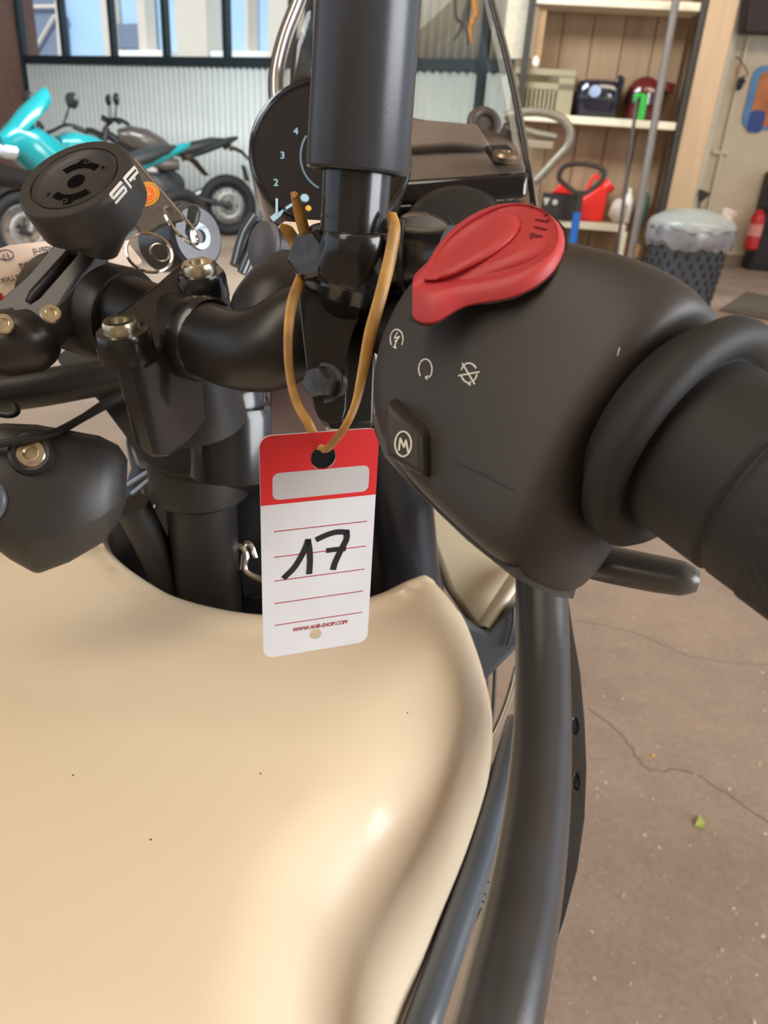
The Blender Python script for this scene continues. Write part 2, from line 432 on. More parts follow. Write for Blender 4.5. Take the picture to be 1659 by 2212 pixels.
M_CEIL = mat('tan_ceiling_boards', srgb(196, 172, 142), .8, var=.05)
struct('ceiling', prism([Vector((-9, -6, 4.25)), Vector((9, -6, 4.25)), Vector((9, 9.5, 4.25)), FA.w(LA, .06, 4.25), FA.w(-3.0, .06, 4.25)], Vector((0, 0, .15))), M_CEIL, 'tan boarded workshop ceiling overhead', 'ceiling')
struct('wall_front', hexa([Vector(q) for q in ((-9, -6.2, 0), (9, -6.2, 0), (9, -6, 0), (-9, -6, 0))], [Vector(q) for q in ((-9, -6.2, 4.25), (9, -6.2, 4.25), (9, -6, 4.25), (-9, -6, 4.25))]), M_CREAM, 'cream wall behind the photographer', 'wall')
# shelf bay and right wall
FS = Frame(P(1300, 490, 7.3) * 1.0, (cos(radians(7)), -sin(radians(7)), 0)); FS.o.z = 0
def sbox(n_, p0, p1, q0, q1, y0, y1, m, parent=None, bevel=0.006):
    x0, z1 = FS.l(p0, q0, y0); x1, z0 = FS.l(p1, q1, y0)
    return obj(n_, fbox(FS, min(x0, x1), max(x0, x1), y0, y1, max(0.002, min(z0, z1)), max(z0, z1)), m, parent, bevel=bevel)
xs0 = FS.l(1120, 300)[0]; xs1 = FS.l(1476, 200)[0]
zb = FS.l(1300, 490)[1]; zm = FS.l(1330, 264)[1]; zt = FS.l(1300, 4)[1]
sh = thing('shelf_unit', FS.w((xs0 + xs1) / 2, 0.3, 0), 'deep plywood-backed shelf unit with cream shelf edges beside the tan post', 'shelf')
xx = [xs0 - 0.02, FS.l(1322, 200, 0.75)[0], FS.l(1392, 200, .75)[0], xs1 + 0.02]
np_ = 5
for i in range(np_):
    a = xs0 + (xs1 - xs0) * i / np_; b = xs0 + (xs1 - xs0) * (i + 1) / np_
    obj('back_plank', fbox(FS, a + 0.004, b - 0.004, 0.40, 0.44, 0.03, zt + 0.3), M_PLY, sh, bevel=0.004)
for z in (zb, zm, zt):
    x0, x1 = (xs0, xs1)
    if z == zb: x1 = FS.l(1352, 490)[0]
    obj('shelf_board', fbox(FS, x0, x1, 0.0, 0.395, z - 0.035, z + 0.03), M_SHELF, sh, bevel=0.006)
obj('upright', fbox(FS, xs1, xs1 + 0.05, -0.02, 0.10, 0, zt + 0.3), M_UPR, sh, bevel=0.004)
obj('upright', fbox(FS, xs0 - 0.06, xs0, -0.02, 0.10, 0, zt + 0.3), M_UPR, sh, bevel=0.004)
obj('leg', fbox(FS, FS.l(1336, 520)[0], FS.l(1352, 520)[0], 0.0, 0.06, 0, zb - 0.03), M_SHELF, sh, bevel=0.004)
struct('wall_shelf_bay', fbox(FS, xs0 - 0.12, xs1 + 0.1, 0.46, 0.56, 0, 4.2), M_PLY, 'tan boarded wall behind the shelf unit', 'wall')
# tall grey-white lockers panels seen left of the shelf unit
sbox_l = [(1104, 1128), (1130, 1150)]
pn = thing('wall_panelling', FS.w(xs0 - 0.3, 0.2, 0), 'pale narrow wall panels hanging above the crate', 'panel')
for a, b in sbox_l: sbox('panel', a, b, -60, 128, 0.05, 0.10, mat('pale_panel', srgb(186, 176, 156), 0.6), pn)
sbox('panel', 1152, 1168, -60, 130, 0.08, 0.12, mat('tan_panel', srgb(170, 138, 100), 0.6), pn)
# posts
po = obj('timber_post', fbox(FS, xs1 + 0.055, xs1 + 0.29, -0.05, 0.3, 0.0, 4.0), M_POST, bevel=0.01)
tag(po, 'tan timber post standing between shelf unit and cream wall', 'post')
FR = Frame((G(1564, 573).x, G(1564, 573).y, 0), (cos(radians(-4)), sin(radians(-4)), 0))
xr0 = FR.l(1500, 300)[0]
struct('wall_right', fbox(FR, -1.5, 4.5, 0.0, 0.15, 0, 4.2), M_CREAM, 'cream plaster wall behind the waste bin', 'wall')
struct('baseboard_right', fbox(FR, -1.5, 4.5, -0.02, 0.0, 0, 0.14), mat('grey_skirting', srgb(150, 132, 108), 0.6), 'dull tan skirting at the foot of the cream wall', 'baseboard')
def pipe(n_, pxs, y, r, m, parent=None, f=None, n=12):
    f = f or FR
    return obj(n_, tube([f.p(a, b, y) for a, b in pxs], r, n, 1), m, parent)
dp = FR.l(1549, 200, -0.12)[0]
dpipe = thing('drain_pipe', FR.w(dp, -0.12, 0), 'thick white drain pipe running down beside the tan post', 'pipe')
obj('pipe_run', lathe(FR.w(dp, -0.14, 0), (0, 0, 1), [(0, .075), (4, .075)], 20), M_PIPEW, dpipe)
for z in (0.5, 1.6, 2.6): obj('bracket', lathe(FR.w(dp, -0.14, z), (0, 0, 1), [(0, .085), (.05, .085)], 20), M_PIPEW, dpipe)
dp2 = FR.l(1568, 250, -0.05)[0]
cpi = thing('conduit', FR.w(dp2, -0.05, 0.4), 'thin cream conduit with cross clip on the cream wall', 'conduit')
obj('pipe_run', lathe(FR.w(dp2 + 0.05, -0.05, 0.4), (0, 0, 1), [(0, .02), (3.4, .02)], 10), M_PIPEW, cpi)
obj('clip', fbox(FR, dp2 - 0.06, dp2 + 0.14, -0.06, 0.0, 1.30, 1.34), M_PIPEW, cpi)
# small twisted wire bracket on the conduit
wb = thing('wire_hook', FR.p(1590, 170, -0.1), 'small bent wire hook with dark frayed end on cream wall', 'hook')
wp = [(1590, 128), (1594, 124), (1616, 160), (1598, 168), (1592, 184), (1606, 186)]
obj('wire', tube([FR.p(a, b, -0.12) for a, b in wp], 0.007, 6, 3), M_UPR, wb)
obj('frayed_end', lathe(FR.p(1600, 182, -0.12), (0.3, 0, 1), [(-.07, .01), (-.03, .04), (0.0, .03), (.04, .045), (.07, .01)], 7), M_UPR, wb)
obj('tape', lathe(FR.p(1598, 150, -0.11), (0, 0, 1), [(-.05, .012), (.05, .014)], 8), mat('salmon_tape', srgb(222, 160, 120), 0.6), wb)
# poster
x0, z1 = FR.l(1632, 140, -.03); x1, z0 = FR.l(1800, 290, -.03)
pst = thing('wall_sign', FR.w(x0, -0.02, z0), 'orange picture panel with blue rounded border on cream wall', 'sign')
def rrect(x0, x1, z0, z1, r, y, k=5):
    o = []
    for cx, cz, a0 in ((x1 - r, z0 + r, -90), (x1 - r, z1 - r, 0), (x0 + r, z1 - r, 90), (x0 + r, z0 + r, 180)):
        for i in range(k + 1):
            a = radians(a0 + 90 * i / k); o.append(FR.w(cx + r * cos(a), y, cz + r * sin(a)))
    return o
obj('border', prism(rrect(x0, x1, z0, z1, 0.12, -0.03), FR.y * 0.03), mat('blue_sign_border', srgb(86, 140, 196), 0.4, var=0.2, scale=3), pst)
obj('picture', prism(rrect(x0 + 0.08, x1 - 0.08, z0 + 0.03, z1 - 0.06, 0.08, -0.036), FR.y * 0.005), mat('orange_sign_print', srgb(206, 122, 56), 0.4, var=0.45, scale=4), pst)
x, z = FR.l(1634, 262, -.04)
obj('corner_patch', prism(rrect(x - 0.09, x + 0.09, z - 0.12, z + 0.12, 0.05, -0.04), FR.y * 0.004), mat('deep_blue_print', srgb(36, 70, 150), 0.4), pst)
# dark thing high on the right, its sloping underside showing
dk = obj('heater_box', prism([FR.p(1618, -30, -.5), FR.p(1606, 70, -.5), FR.p(1800, 78, -.5), FR.p(1800, -30, -.5)], FR.y * 0.24), mat('dark_maroon_heater', srgb(58, 40, 42), 0.6), bevel=0.02)
tag(dk, 'dark maroon box mounted high on the cream wall', 'heater')
# fire extinguisher beside a dark cabinet
fc = FR.w(FR.l(1628, 560, -.35)[0], -0.35, 0)
fe = thing('fire_extinguisher', FR.w(FR.l(1628, 500, -.4)[0], -0.4, 0.2), 'red fire extinguisher with white band beside the dark cabinet', 'extinguisher')
zc0 = FR.l(1628, 540, -.4)[1]; zc1 = FR.l(1628, 452, -.4)[1]; c = FR.w(FR.l(1630, 500, -.4)[0], -0.4, zc0)
hh = zc1 - zc0
obj('cylinder', lathe(c, (0, 0, 1), [(0, .06), (.02, .085), (hh * .8, .085), (hh * .92, .06), (hh, .03)], 20), mat('extinguisher_red', srgb(196, 34, 32), 0.3), fe)
obj('band', lathe(c + Vector((0, 0, hh * .35)), (0, 0, 1), [(0, .086), (hh * .3, .086)], 20), mat('extinguisher_label', srgb(226, 150, 140), 0.4), fe)
obj('valve', lathe(c + Vector((0, 0, hh)), (0, 0, 1), [(0, .025), (.05, .025), (.06, .04), (.1, .02)], 12), M_BLACK, fe)
obj('hose', tube([c + Vector((.02, -.02, hh + .05)), c + Vector((.12, -.05, hh)), c + Vector((.13, -.05, hh * .4))], 0.012, 8), M_BLACK, fe)
x0 = FR.l(1640, 500, -.3)[0]; z1 = FR.l(1640, 370, -.3)[1]
ck = thing('dark_cabinet', FR.w(x0 + .4, -0.2, 0), 'tall dark cabinet standing against the cream wall', 'cabinet')
obj('body', fbox(FR, x0 - 0.02, x0 + 0.9, -0.28, -0.03, 0.002, z1), mat('cabinet_black', srgb(40, 34, 34), 0.5), ck, bevel=0.02)
obj('door', fbox(FR, x0 + 0.02, x0 + 0.84, -0.30, -0.28, 0.06, z1 - 0.05), mat('cabinet_black', srgb(40, 34, 34), 0.5), ck, bevel=0.008)

# ------------------------------------------------------------ waste bin with bag and lid
bc = G(1449, 690); bz = FS.l(1460, 470, 0)[1]
dB = (bc - EYE).dot(FWD)
x_, zt_ = Frame((bc.x, bc.y, 0), FS.x).l(1460, 486)
rb = (1545 - 1388) / 2 / FPX * (P(1460, 480, 1) - EYE).length * dB * 0.98 / 1.06
bn = thing('waste_bin', (bc.x, bc.y, 0), 'tapered perforated metal waste bin with domed lid and grey bag', 'bin')
M_BIN = mat('perforated_bin_metal', srgb(84, 90, 98), 0.4, metal=0.5, var=0.2, scale=5)
M_HOLE = mat('bin_slot_dark', srgb(22, 22, 24), 0.8)
H_ = zt_
pr = [(0, rb * .80), (.03, rb * .82), (H_ * .93, rb * .97), (H_ * .95, rb)]
obj('body', lathe((bc.x, bc.y, 0), (0, 0, 1), pr, 40), M_BIN, bn)
sv = None
def rB(z): return rb * (.82 + .15 * z / (H_ * .93)) + 0.0015
me_slot = None
for iz in range(9):
    for k in range(22):
        a = 2 * pi * (k + .5 * (iz % 2)) / 22; e = Vector((cos(a), sin(a), 0))
        if e.dot(Vector((bc.x, bc.y, 0)).normalized()) > 0.15: continue
        z = 0.10 + iz * (H_ * .80 - .1) / 8
        if me_slot is None:
            me_slot = bpy.data.meshes.new('slot')
            v, f = hexa([Vector(q) for q in ((-.004, -.010, -.022), (.004, -.010, -.022), (.004, .010, -.022), (-.004, .010, -.022))],
                        [Vector(q) for q in ((-.004, -.010, .022), (.004, -.010, .022), (.004, .010, .022), (-.004, .010, .022))])
            me_slot.from_pydata([tuple(x) for x in v], [], f); me_slot.materials.append(M_HOLE)
        o = bpy.data.objects.new('slot', me_slot); link(o, bn)
        o.location = Vector((bc.x, bc.y, z)) + e * (rB(z) - 0.001); o.rotation_euler = (0, 0, a)
ring = []
rg2 = random.Random(5)
for zz, k0 in ((H_ * .80, 1.0), (H_ * .86, 1.05), (H_ * .95, 1.04), (H_ * .985, 1.06), (H_ * 1.0, 1.02)):
    ring.append([Vector((bc.x, bc.y, zz + rg2.uniform(-.02, .02))) + Vector((cos(t), sin(t), 0)) * (rb * k0 * rg2.uniform(.97, 1.05)) for t in [2 * pi * j / 48 for j in range(48)]])
obj('bag_collar', loft(ring, False), mat('grey_bin_bag', srgb(120, 118, 120), 0.25, var=0.3, scale=9), bn)
obj('lid', lathe((bc.x, bc.y, H_), (0, 0, 1), [(-.02, rb * 1.03), (.02, rb * 1.04), (.05, rb * .98), (.10, rb * .7), (.13, rb * .3), (.135, 0)], 40), mat('pale_grey_lid', srgb(150, 154, 150), 0.3, var=0.06), bn)
hs = Vector((bc.x, bc.y, H_ + .05)) + FS.x * rb * .75
obj('bag_knot', lathe(hs, (0.3, 0, 1), [(-.05, .05), (0, .08), (.04, .04), (.09, .07), (.1, .02)], 8), mat('pale_bag_knot', srgb(220, 196, 180), 0.4, var=0.2, scale=9), bn)
ww = thing('scrubbing_brush', FR.p(1520, 425, -0.3), 'dark triangular brush head sticking out behind the bin', 'brush')
obj('head', prism([FR.p(1512, 440, -.3), FR.p(1512, 408, -.3), FR.p(1537, 418, -.3)], FR.y * .05), M_UPR, ww, bevel=.01)
obj('handle', tube([FR.p(1512, 428, -.27), FR.p(1500, 560, -.27)], 0.012, 8, 1), M_UPR, ww)

# ------------------------------------------------------------ things on the shelves
M_CRATE = mat('olive_grey_crate', srgb(150, 140, 112), 0.6, var=0.05)
x0 = FS.l(1108, 200, .08)[0]; x1 = FS.l(1238, 200, .08)[0]; z1 = FS.l(1200, 150, .08)[1]
cr = thing('plastic_crate', FS.w((x0 + x1) / 2, .3, zm + .03), 'olive grey ribbed plastic crate on the middle shelf', 'crate')
zc = zm + .032
obj('floor_panel', fbox(FS, x0, x1, 0.08, .37, zc, zc + .02), M_CRATE, cr)
obj('rim', join(fbox(FS, x0, x1, .06, .10, z1 - .05, z1), fbox(FS, x0, x1, .35, .385, z1 - .05, z1), fbox(FS, x0, x0 + .04, .1, .35, z1 - .05, z1), fbox(FS, x1 - .04, x1, .1, .35, z1 - .05, z1)), M_CRATE, cr)
obj('band', fbox(FS, x0, x1, .07, .10, z1 - .16, z1 - .11), M_CRATE, cr)
obj('side_wall', fbox(FS, x1 - .03, x1, .1, .35, zc, z1 - .05), M_CRATE, cr)
obj('side_wall', fbox(FS, x0, x0 + .03, .1, .35, zc, z1 - .05), M_CRATE, cr)
obj('back_wall', fbox(FS, x0, x1, .35, .38, zc, z1 - .05), M_CRATE, cr)
k = 14
for i in range(k):
    a = x0 + (x1 - x0) * (i + .3) / k
    obj('rib', fbox(FS, a, a + (x1 - x0) * .5 / k, .075, .10, zc, z1 - .11), M_CRATE, cr)
obj('corner_post', fbox(FS, x1 - .14, x1, .07, .11, zc, z1 - .05), M_CRATE, cr)
gl = FS.p(1155, 142, .1)
tag(obj('bottle_cap', lathe(FS.w(FS.l(1155, 142, .08)[0], .08, z1 + .001), (0, 0, 1), [(0, .02), (.02, .04), (.06, .042), (.09, .02), (.1, 0)], 12), mat('white_plastic', srgb(246, 236, 214), 0.3)), 'small white plastic cap standing on the crate rim', 'cap')
# dark blue top case
def helm(name, p0, p1, q0, zbase, y, label, cat, col, vis):
    x0 = FS.l(p0, 220, y)[0]; x1 = FS.l(p1, 220, y)[0]; zt2 = FS.l((p0 + p1) / 2, q0, y)[1]
    t = thing(name, FS.w((x0 + x1) / 2, y, zbase), label, cat, None)
    rx = (x1 - x0) / 2; hz = zt2 - zbase; c = FS.w((x0 + x1) / 2, y, zbase)
    return t, c, rx, hz
t, c, rx, hz = helm('motorcycle_top_case', 1242, 1340, 166, zm + .032, .19, 'glossy dark blue motorcycle top case with raised latch on middle shelf', 'case', None, None)
rings = []
for s_, kx, ky in ((0, .80, .62), (.15, .92, .8), (.5, 1.0, .9), (.8, .98, .86), (.94, .88, .74), (1.0, .62, .5)):
    rings.append([c + FS.x * (rx * kx * (abs(cos(a)) ** .6) * (1 if cos(a) > 0 else -1) - rx * .06 * s_) + FS.y * (.17 * ky * (abs(sin(a)) ** .6) * (1 if sin(a) > 0 else -1)) + Vector((0, 0, hz * .93 * s_)) for a in [2 * pi * j / 28 for j in range(28)]])
obj('shell', loft(rings), mat('navy_gloss', srgb(26, 26, 42), 0.12, coat=.6), t)
obj('seam', loft([[p + Vector((0, 0, dz)) + (p - c).normalized() * .004 for p in rings[2]] for dz in (-.012, .012)], False), M_BLACK, t)
obj('latch', prism([c + FS.x * (rx * .45) + Vector((0, 0, hz * .75)) - FS.y * .1, c + FS.x * (rx * .95) + Vector((0, 0, hz * .55)) - FS.y * .1, c + FS.x * (rx * 1.0) + Vector((0, 0, hz * 1.0)) - FS.y * .1, c + FS.x * (rx * .72) + Vector((0, 0, hz * 1.08)) - FS.y * .1], FS.y * .2), mat('navy_gloss', (0, 0, 0)), t, bevel=.02)
obj('badge', lathe(c + FS.x * (-rx * .25) - FS.y * .156 + Vector((0, 0, hz * .62)), -FS.y, [(0, .05), (.006, .05), (.008, .04)], 16), mat('silver_badge', srgb(150, 170, 200), 0.3), t)
# maroon helmet
t, c, rx, hz = helm('motorcycle_helmet', 1346, 1436, 164, zm + .032, .25, 'maroon full-face motorcycle helmet with peaked visor on middle shelf', 'helmet', None, None)
rings = []
for s_, k_ in ((0, .70), (.12, .82), (.35, .94), (.55, .97), (.72, .9), (.86, .72), (.95, .45), (1.0, .12)):
    rings.append([c + FS.x * (rx * .92 * k_ * cos(a) - rx * .06) + FS.y * (.14 * k_ * sin(a)) + Vector((0, 0, hz * s_)) for a in [2 * pi * j / 28 for j in range(28)]])
M_MAR = mat('maroon_gloss', srgb(92, 28, 28), 0.18, coat=.5)
obj('shell', loft(rings), M_MAR, t)
obj('peak', prism([c + FS.x * (rx * .55) + Vector((0, 0, hz * .72)) - FS.y * .14, c + FS.x * (rx * 1.25) + Vector((0, 0, hz * .62)) - FS.y * .1, c + FS.x * (rx * 1.3) + Vector((0, 0, hz * .86)) - FS.y * .1, c + FS.x * (rx * .5) + Vector((0, 0, hz * .90)) - FS.y * .14], FS.y * .26), M_MAR, t, bevel=.015)
obj('visor', loft([[c + FS.x * (rx * .955 * cos(a) - rx * .06) + FS.y * (.146 * sin(a)) + Vector((0, 0, hz * z_)) for a in [radians(-150 + 200 * j / 20) for j in range(21)]] + [c + FS.x * (rx * .93 * cos(a) - rx * .06) + FS.y * (.135 * sin(a)) + Vector((0, 0, hz * z_)) for a in [radians(50 - 200 * j / 20) for j in range(21)]] for z_ in (.36, .62)]), mat('dark_visor', srgb(50, 16, 18), 0.08, coat=.8), t)
# green hook-shaped clamp in front of the helmet
M_GRN = mat('bright_green_plastic', srgb(56, 176, 72), 0.35, var=0.05)
gc = thing('green_spray_gun', FS.p(1388, 257, .02), 'bright green hook-shaped plastic pump head on middle shelf edge', 'pump')
y = .03
obj('neck', fbox(FS, FS.l(1382, 230, y)[0], FS.l(1397, 230, y)[0], y, y + .06, zm + .032, FS.l(1390, 206, y)[1]), M_GRN, gc, bevel=.01)
obj('spout', fbox(FS, FS.l(1370, 205, y)[0], FS.l(1398, 205, y)[0], y, y + .06, FS.l(1385, 212, y)[1], FS.l(1385, 201, y)[1]), M_GRN, gc, bevel=.015)
obj('nozzle', fbox(FS, FS.l(1369, 215, y)[0], FS.l(1380, 215, y)[0], y + .005, y + .055, FS.l(1375, 222, y)[1], FS.l(1375, 203, y)[1]), M_GRN, gc, bevel=.012)
# red jerry can
M_JER = mat('jerry_can_red', srgb(228, 40, 30), 0.35, var=0.05)
x0 = FS.l(1248, 440, .12)[0]; x1 = FS.l(1308, 440, .12)[0]; z1 = FS.l(1290, 398, .12)[1]; zc = zb + .032
jc = thing('jerry_can', FS.w((x0 + x1) / 2, .2, zc), 'bright red jerry can with round cap on the lower shelf', 'jerry can')
obj('body', prism([FS.w(x0, .1, zc), FS.w(x1 - .01, .1, zc), FS.w(x1, .1, zc + .05), FS.w(x1, .1, z1 - .02), FS.w(x1 - .05, .1, z1), FS.w(x0 + .05, .1, z1 - .11), FS.w(x0, .1, z1 - .16)], FS.y * .26), M_JER, jc, bevel=.025, segs=3)
obj('cap', lathe(FS.p(1315, 402, .16), V(.7, .5, .4), [(-.07, .055), (0, .062), (.03, .058), (.035, .0)], 18), M_JER, jc)
obj('carry_handle', tube([FS.w(x0 + .06, .22, z1 - .13), FS.w(x0 + .10, .22, z1 + .02), FS.w(x1 - .12, .22, z1 + .07), FS.w(x1 - .05, .22, z1 - .02)], .017, 10), M_JER, jc)
# black tool box with red lid and pale marks
x0 = FS.l(1168, 450, .02)[0]; x1 = FS.l(1240, 450, .02)[0]; z1 = FS.l(1205, 418, .02)[1]
bx = thing('storage_box', FS.w((x0 + x1) / 2, .05, zc), 'black storage box with orange-red lid on the lower shelf', 'box')
obj('body', fbox(FS, x0, x1, -.02, .08, zc, z1), mat('box_black', srgb(42, 36, 34), .5), bx, bevel=.008)
obj('lid', prism([FS.w(x0 + .08, .0, z1 + .002), FS.w(x1 - .03, .0, z1 + .002), FS.w(x1 - .10, .0, z1 + .08), FS.w(x0 + .14, .0, z1 + .08)], FS.y * .08), M_JER, bx, bevel=.012)
a = FS.l(1174, 432, -.02)[0]; z_ = FS.l(1174, 442, -.02)[1]
obj('letter_mark', prism([FS.w(a, -.024, z_ + .06), FS.w(a + .06, -.024, z_ + .06), FS.w(a + .035, -.024, z_), FS.w(a + .02, -.024, z_)], FS.y * .004), mat('pale_mark', srgb(190, 186, 180), .5), bx)
obj('round_mark', lathe(FS.w(a + .11, -.022, z_ + .03), -FS.y, [(0, .025), (.004, .025)], 14), mat('pale_mark', (0, 0, 0)), bx)
# bottles and bags
def bottle(name, p, q0, q1, wpx, m, capm, label):
    x, z1 = FS.l(p, q0, .20); r = wpx / 2 / FPX * 7.3; h = z1 - zc
    t = thing(name, FS.w(x, .20 + r, zc), label, 'bottle'); c = FS.w(x, .20 + r, zc)
    obj('body', lathe(c, (0, 0, 1), [(0, r * .9), (.01, r), (h * .7, r), (h * .84, r * .5), (h * .86, r * .36)], 18), m, t)
    obj('cap', lathe(c + Vector((0, 0, h * .86)), (0, 0, 1), [(0, r * .42), (h * .13, r * .40), (h * .14, 0)], 12), capm, t)
bottle('spray_bottle', 1364, 407, 470, 20, mat('white_bottle', srgb(228, 224, 214), .4), mat('white_bottle', (0, 0, 0)), 'white plastic bottle with white cap on the lower shelf')
bottle('oil_bottle', 1398, 404, 476, 26, mat('teal_bottle', srgb(66, 100, 100), .4), mat('pale_green_cap', srgb(160, 180, 150), .4), 'dark teal bottle with pale cap standing beside the bin')
for (p, q, r_, n_, lab) in ((1331, 470, .085, 'plastic_bag', 'crumpled off-white plastic bag on the lower shelf'),):
    c = FS.w(FS.l(p, q, .14)[0], .14, zc + .115); rings = []
    for i in range(9):
        ph = pi * i / 8
        rings.append([c + Vector((0, 0, -.1 * cos(ph) + rg2.uniform(-.01, .01))) + (FS.x * cos(t_) + FS.y * sin(t_)) * (r_ * max(.15, sin(ph)) * rg2.uniform(.8, 1.15)) for t_ in [2 * pi * j / 14 for j in range(14)]])
    tag(obj(n_, loft(rings), mat('off_white_bag', srgb(206, 196, 186), .45, var=.1, scale=10), angle=70), lab, 'bag')
wd = sbox('wood_offcut', 1358, 1378, 528, 556, .1, .2, mat('orange_offcut', srgb(190, 140, 84), .6))
x, _ = FS.l(1368, 540, .1)
tag(wd, 'small orange-brown timber block below the lower shelf', 'block')
# leaning poles
def pole(name, a, b, ya, yb, r, m, label):
    pa, pb = FS.p(*a, ya), FS.p(*b, yb)
    t = thing(name, (pb.x, pb.y, max(0, pb.z)), label, 'pole')
    obj('shaft', tube([pa, pb], r, 12, 1), m, t); d = (pa - pb).normalized()
    obj('end_cap', lathe(pb, -d, [(-.06, r * 1.15), (0, r * 1.2), (.01, r)], 12), M_BLACK, t)
pole('leaning_pole', (1462, -10), (1348, 640), -.12, -.5, .034, mat('grey_tube', srgb(112, 106, 100), .5), 'thick grey pole leaning against the front of the shelf unit')
pole('leaning_rod', (1376, 215), (1318, 655), -.14, -.5, .016, mat('dark_rod', srgb(70, 60, 56), .5), 'thin dark rod leaning in front of the lower shelf')
# shovel with D handle
svl = thing('shovel', FS.p(1232, 540, -.3), 'black D-handled shovel with blue tape on its shaft', 'shovel')
dh = [(1250, 420), (1222, 400), (1208, 384), (1216, 362), (1240, 354), (1275, 356), (1302, 366), (1304, 382), (1290, 400), (1262, 420)]
obj('handle', tube([FS.p(a, b, -.25) for a, b in dh], .022, 10, 4), mat('shovel_black', srgb(52, 44, 40), .45), svl)
sp0, sp1 = FS.p(1254, 412, -.25), FS.p(1226, 600, -.25)
obj('shaft', tube([sp0, sp1], .033, 12, 1), mat('shovel_black', (0, 0, 0)), svl)
obj('tape', tube([sp0.lerp(sp1, .24), sp0.lerp(sp1, .62)], .038, 12, 1), mat('blue_tape', srgb(30, 104, 190), .4), svl)
b0 = sp1
obj('blade', loft([[b0 + FS.x * (w_ * (j / 6 - .5)) + FS.y * (-.03 * sin(pi * j / 6)) - Vector((0, 0, z_)) for j in range(7)] + [b0 + FS.x * (w_ * (.5 - j / 6)) + FS.y * (.006 - .03 * sin(pi * (1 - j / 6))) - Vector((0, 0, z_)) for j in range(7)] for z_, w_ in ((0, .18), (.1, .2), (.22, .18), (.3, .05))]), mat('shovel_black', (0, 0, 0)), svl)
# hand truck with a looped tube handle
M_HT = mat('grey_steel_tube', srgb(130, 122, 108), .35, metal=.3)
ht = thing('hand_truck', FS.w(FS.l(1160, 400, -.6)[0], -.6, 0), 'grey tubular hand truck with looped handle behind the windscreen', 'hand truck')
lp = [(1090, 252), (1135, 242), (1180, 244), (1215, 258), (1232, 285), (1226, 315), (1200, 345), (1160, 388), (1100, 440), (1040, 560)]
obj('loop', tube([FS.p(a, b, -.6) for a, b in lp], .036, 12, 4), M_HT, ht)
obj('crossbar', tube([FS.p(1100, 268, -.6), FS.p(1145, 285, -.6), FS.p(1200, 296, -.55)], .03, 12, 4), M_HT, ht)
obj('grip_plate', fbox(FS, FS.l(1130, 300, -.6)[0], FS.l(1198, 300, -.6)[0], -.6, -.56, FS.l(1170, 322, -.6)[1], FS.l(1170, 304, -.6)[1]), mat('grey_plate', srgb(140, 126, 106), .5), ht, bevel=.01)
x, _ = FS.l(1130, 500, -.6)
obj('toe_plate', fbox(FS, x - .4, x + .1, -.95, -.6, .002, .02), M_HT, ht)
obj('rail', tube([FS.p(1040, 560, -.6), FS.w(x - .3, -.6, .02)], .03, 10, 1), M_HT, ht)
for dx in (-.35, .1): obj('wheel', torus(FS.w(x + dx, -.52, .1), FS.x, .07, .03), M_RUB, ht)
# frayed orange rope and dark cable hanging from above
rp = thing('hanging_rope', FA.p(1018, 20, -1.5), 'frayed orange rope and dark cable hanging down behind windscreen', 'rope')
obj('rope', tube([FA.p(a, b, -1.5) for a, b in ((1026, -80), (1024, 0), (1027, 30), (1016, 60), (1018, 95))], [.02, .022, .026, .02, .006], 8), mat('orange_rope', srgb(196, 128, 44), .7, var=.3, scale=20), rp)
obj('cable', tube([FA.p(a, b, -1.5) for a, b in ((1008, -80), (1012, 0), (1006, 40), (1012, 78), (1010, 100))], [.02, .022, .03, .02, .006], 8), M_UPR, rp)
obj('loose_strand', tube([FA.p(a, b, -1.5) for a, b in ((985, -60), (984, 30), (998, 55), (980, 88))], [.012, .012, .018, .008], 6), M_UPR, rp)

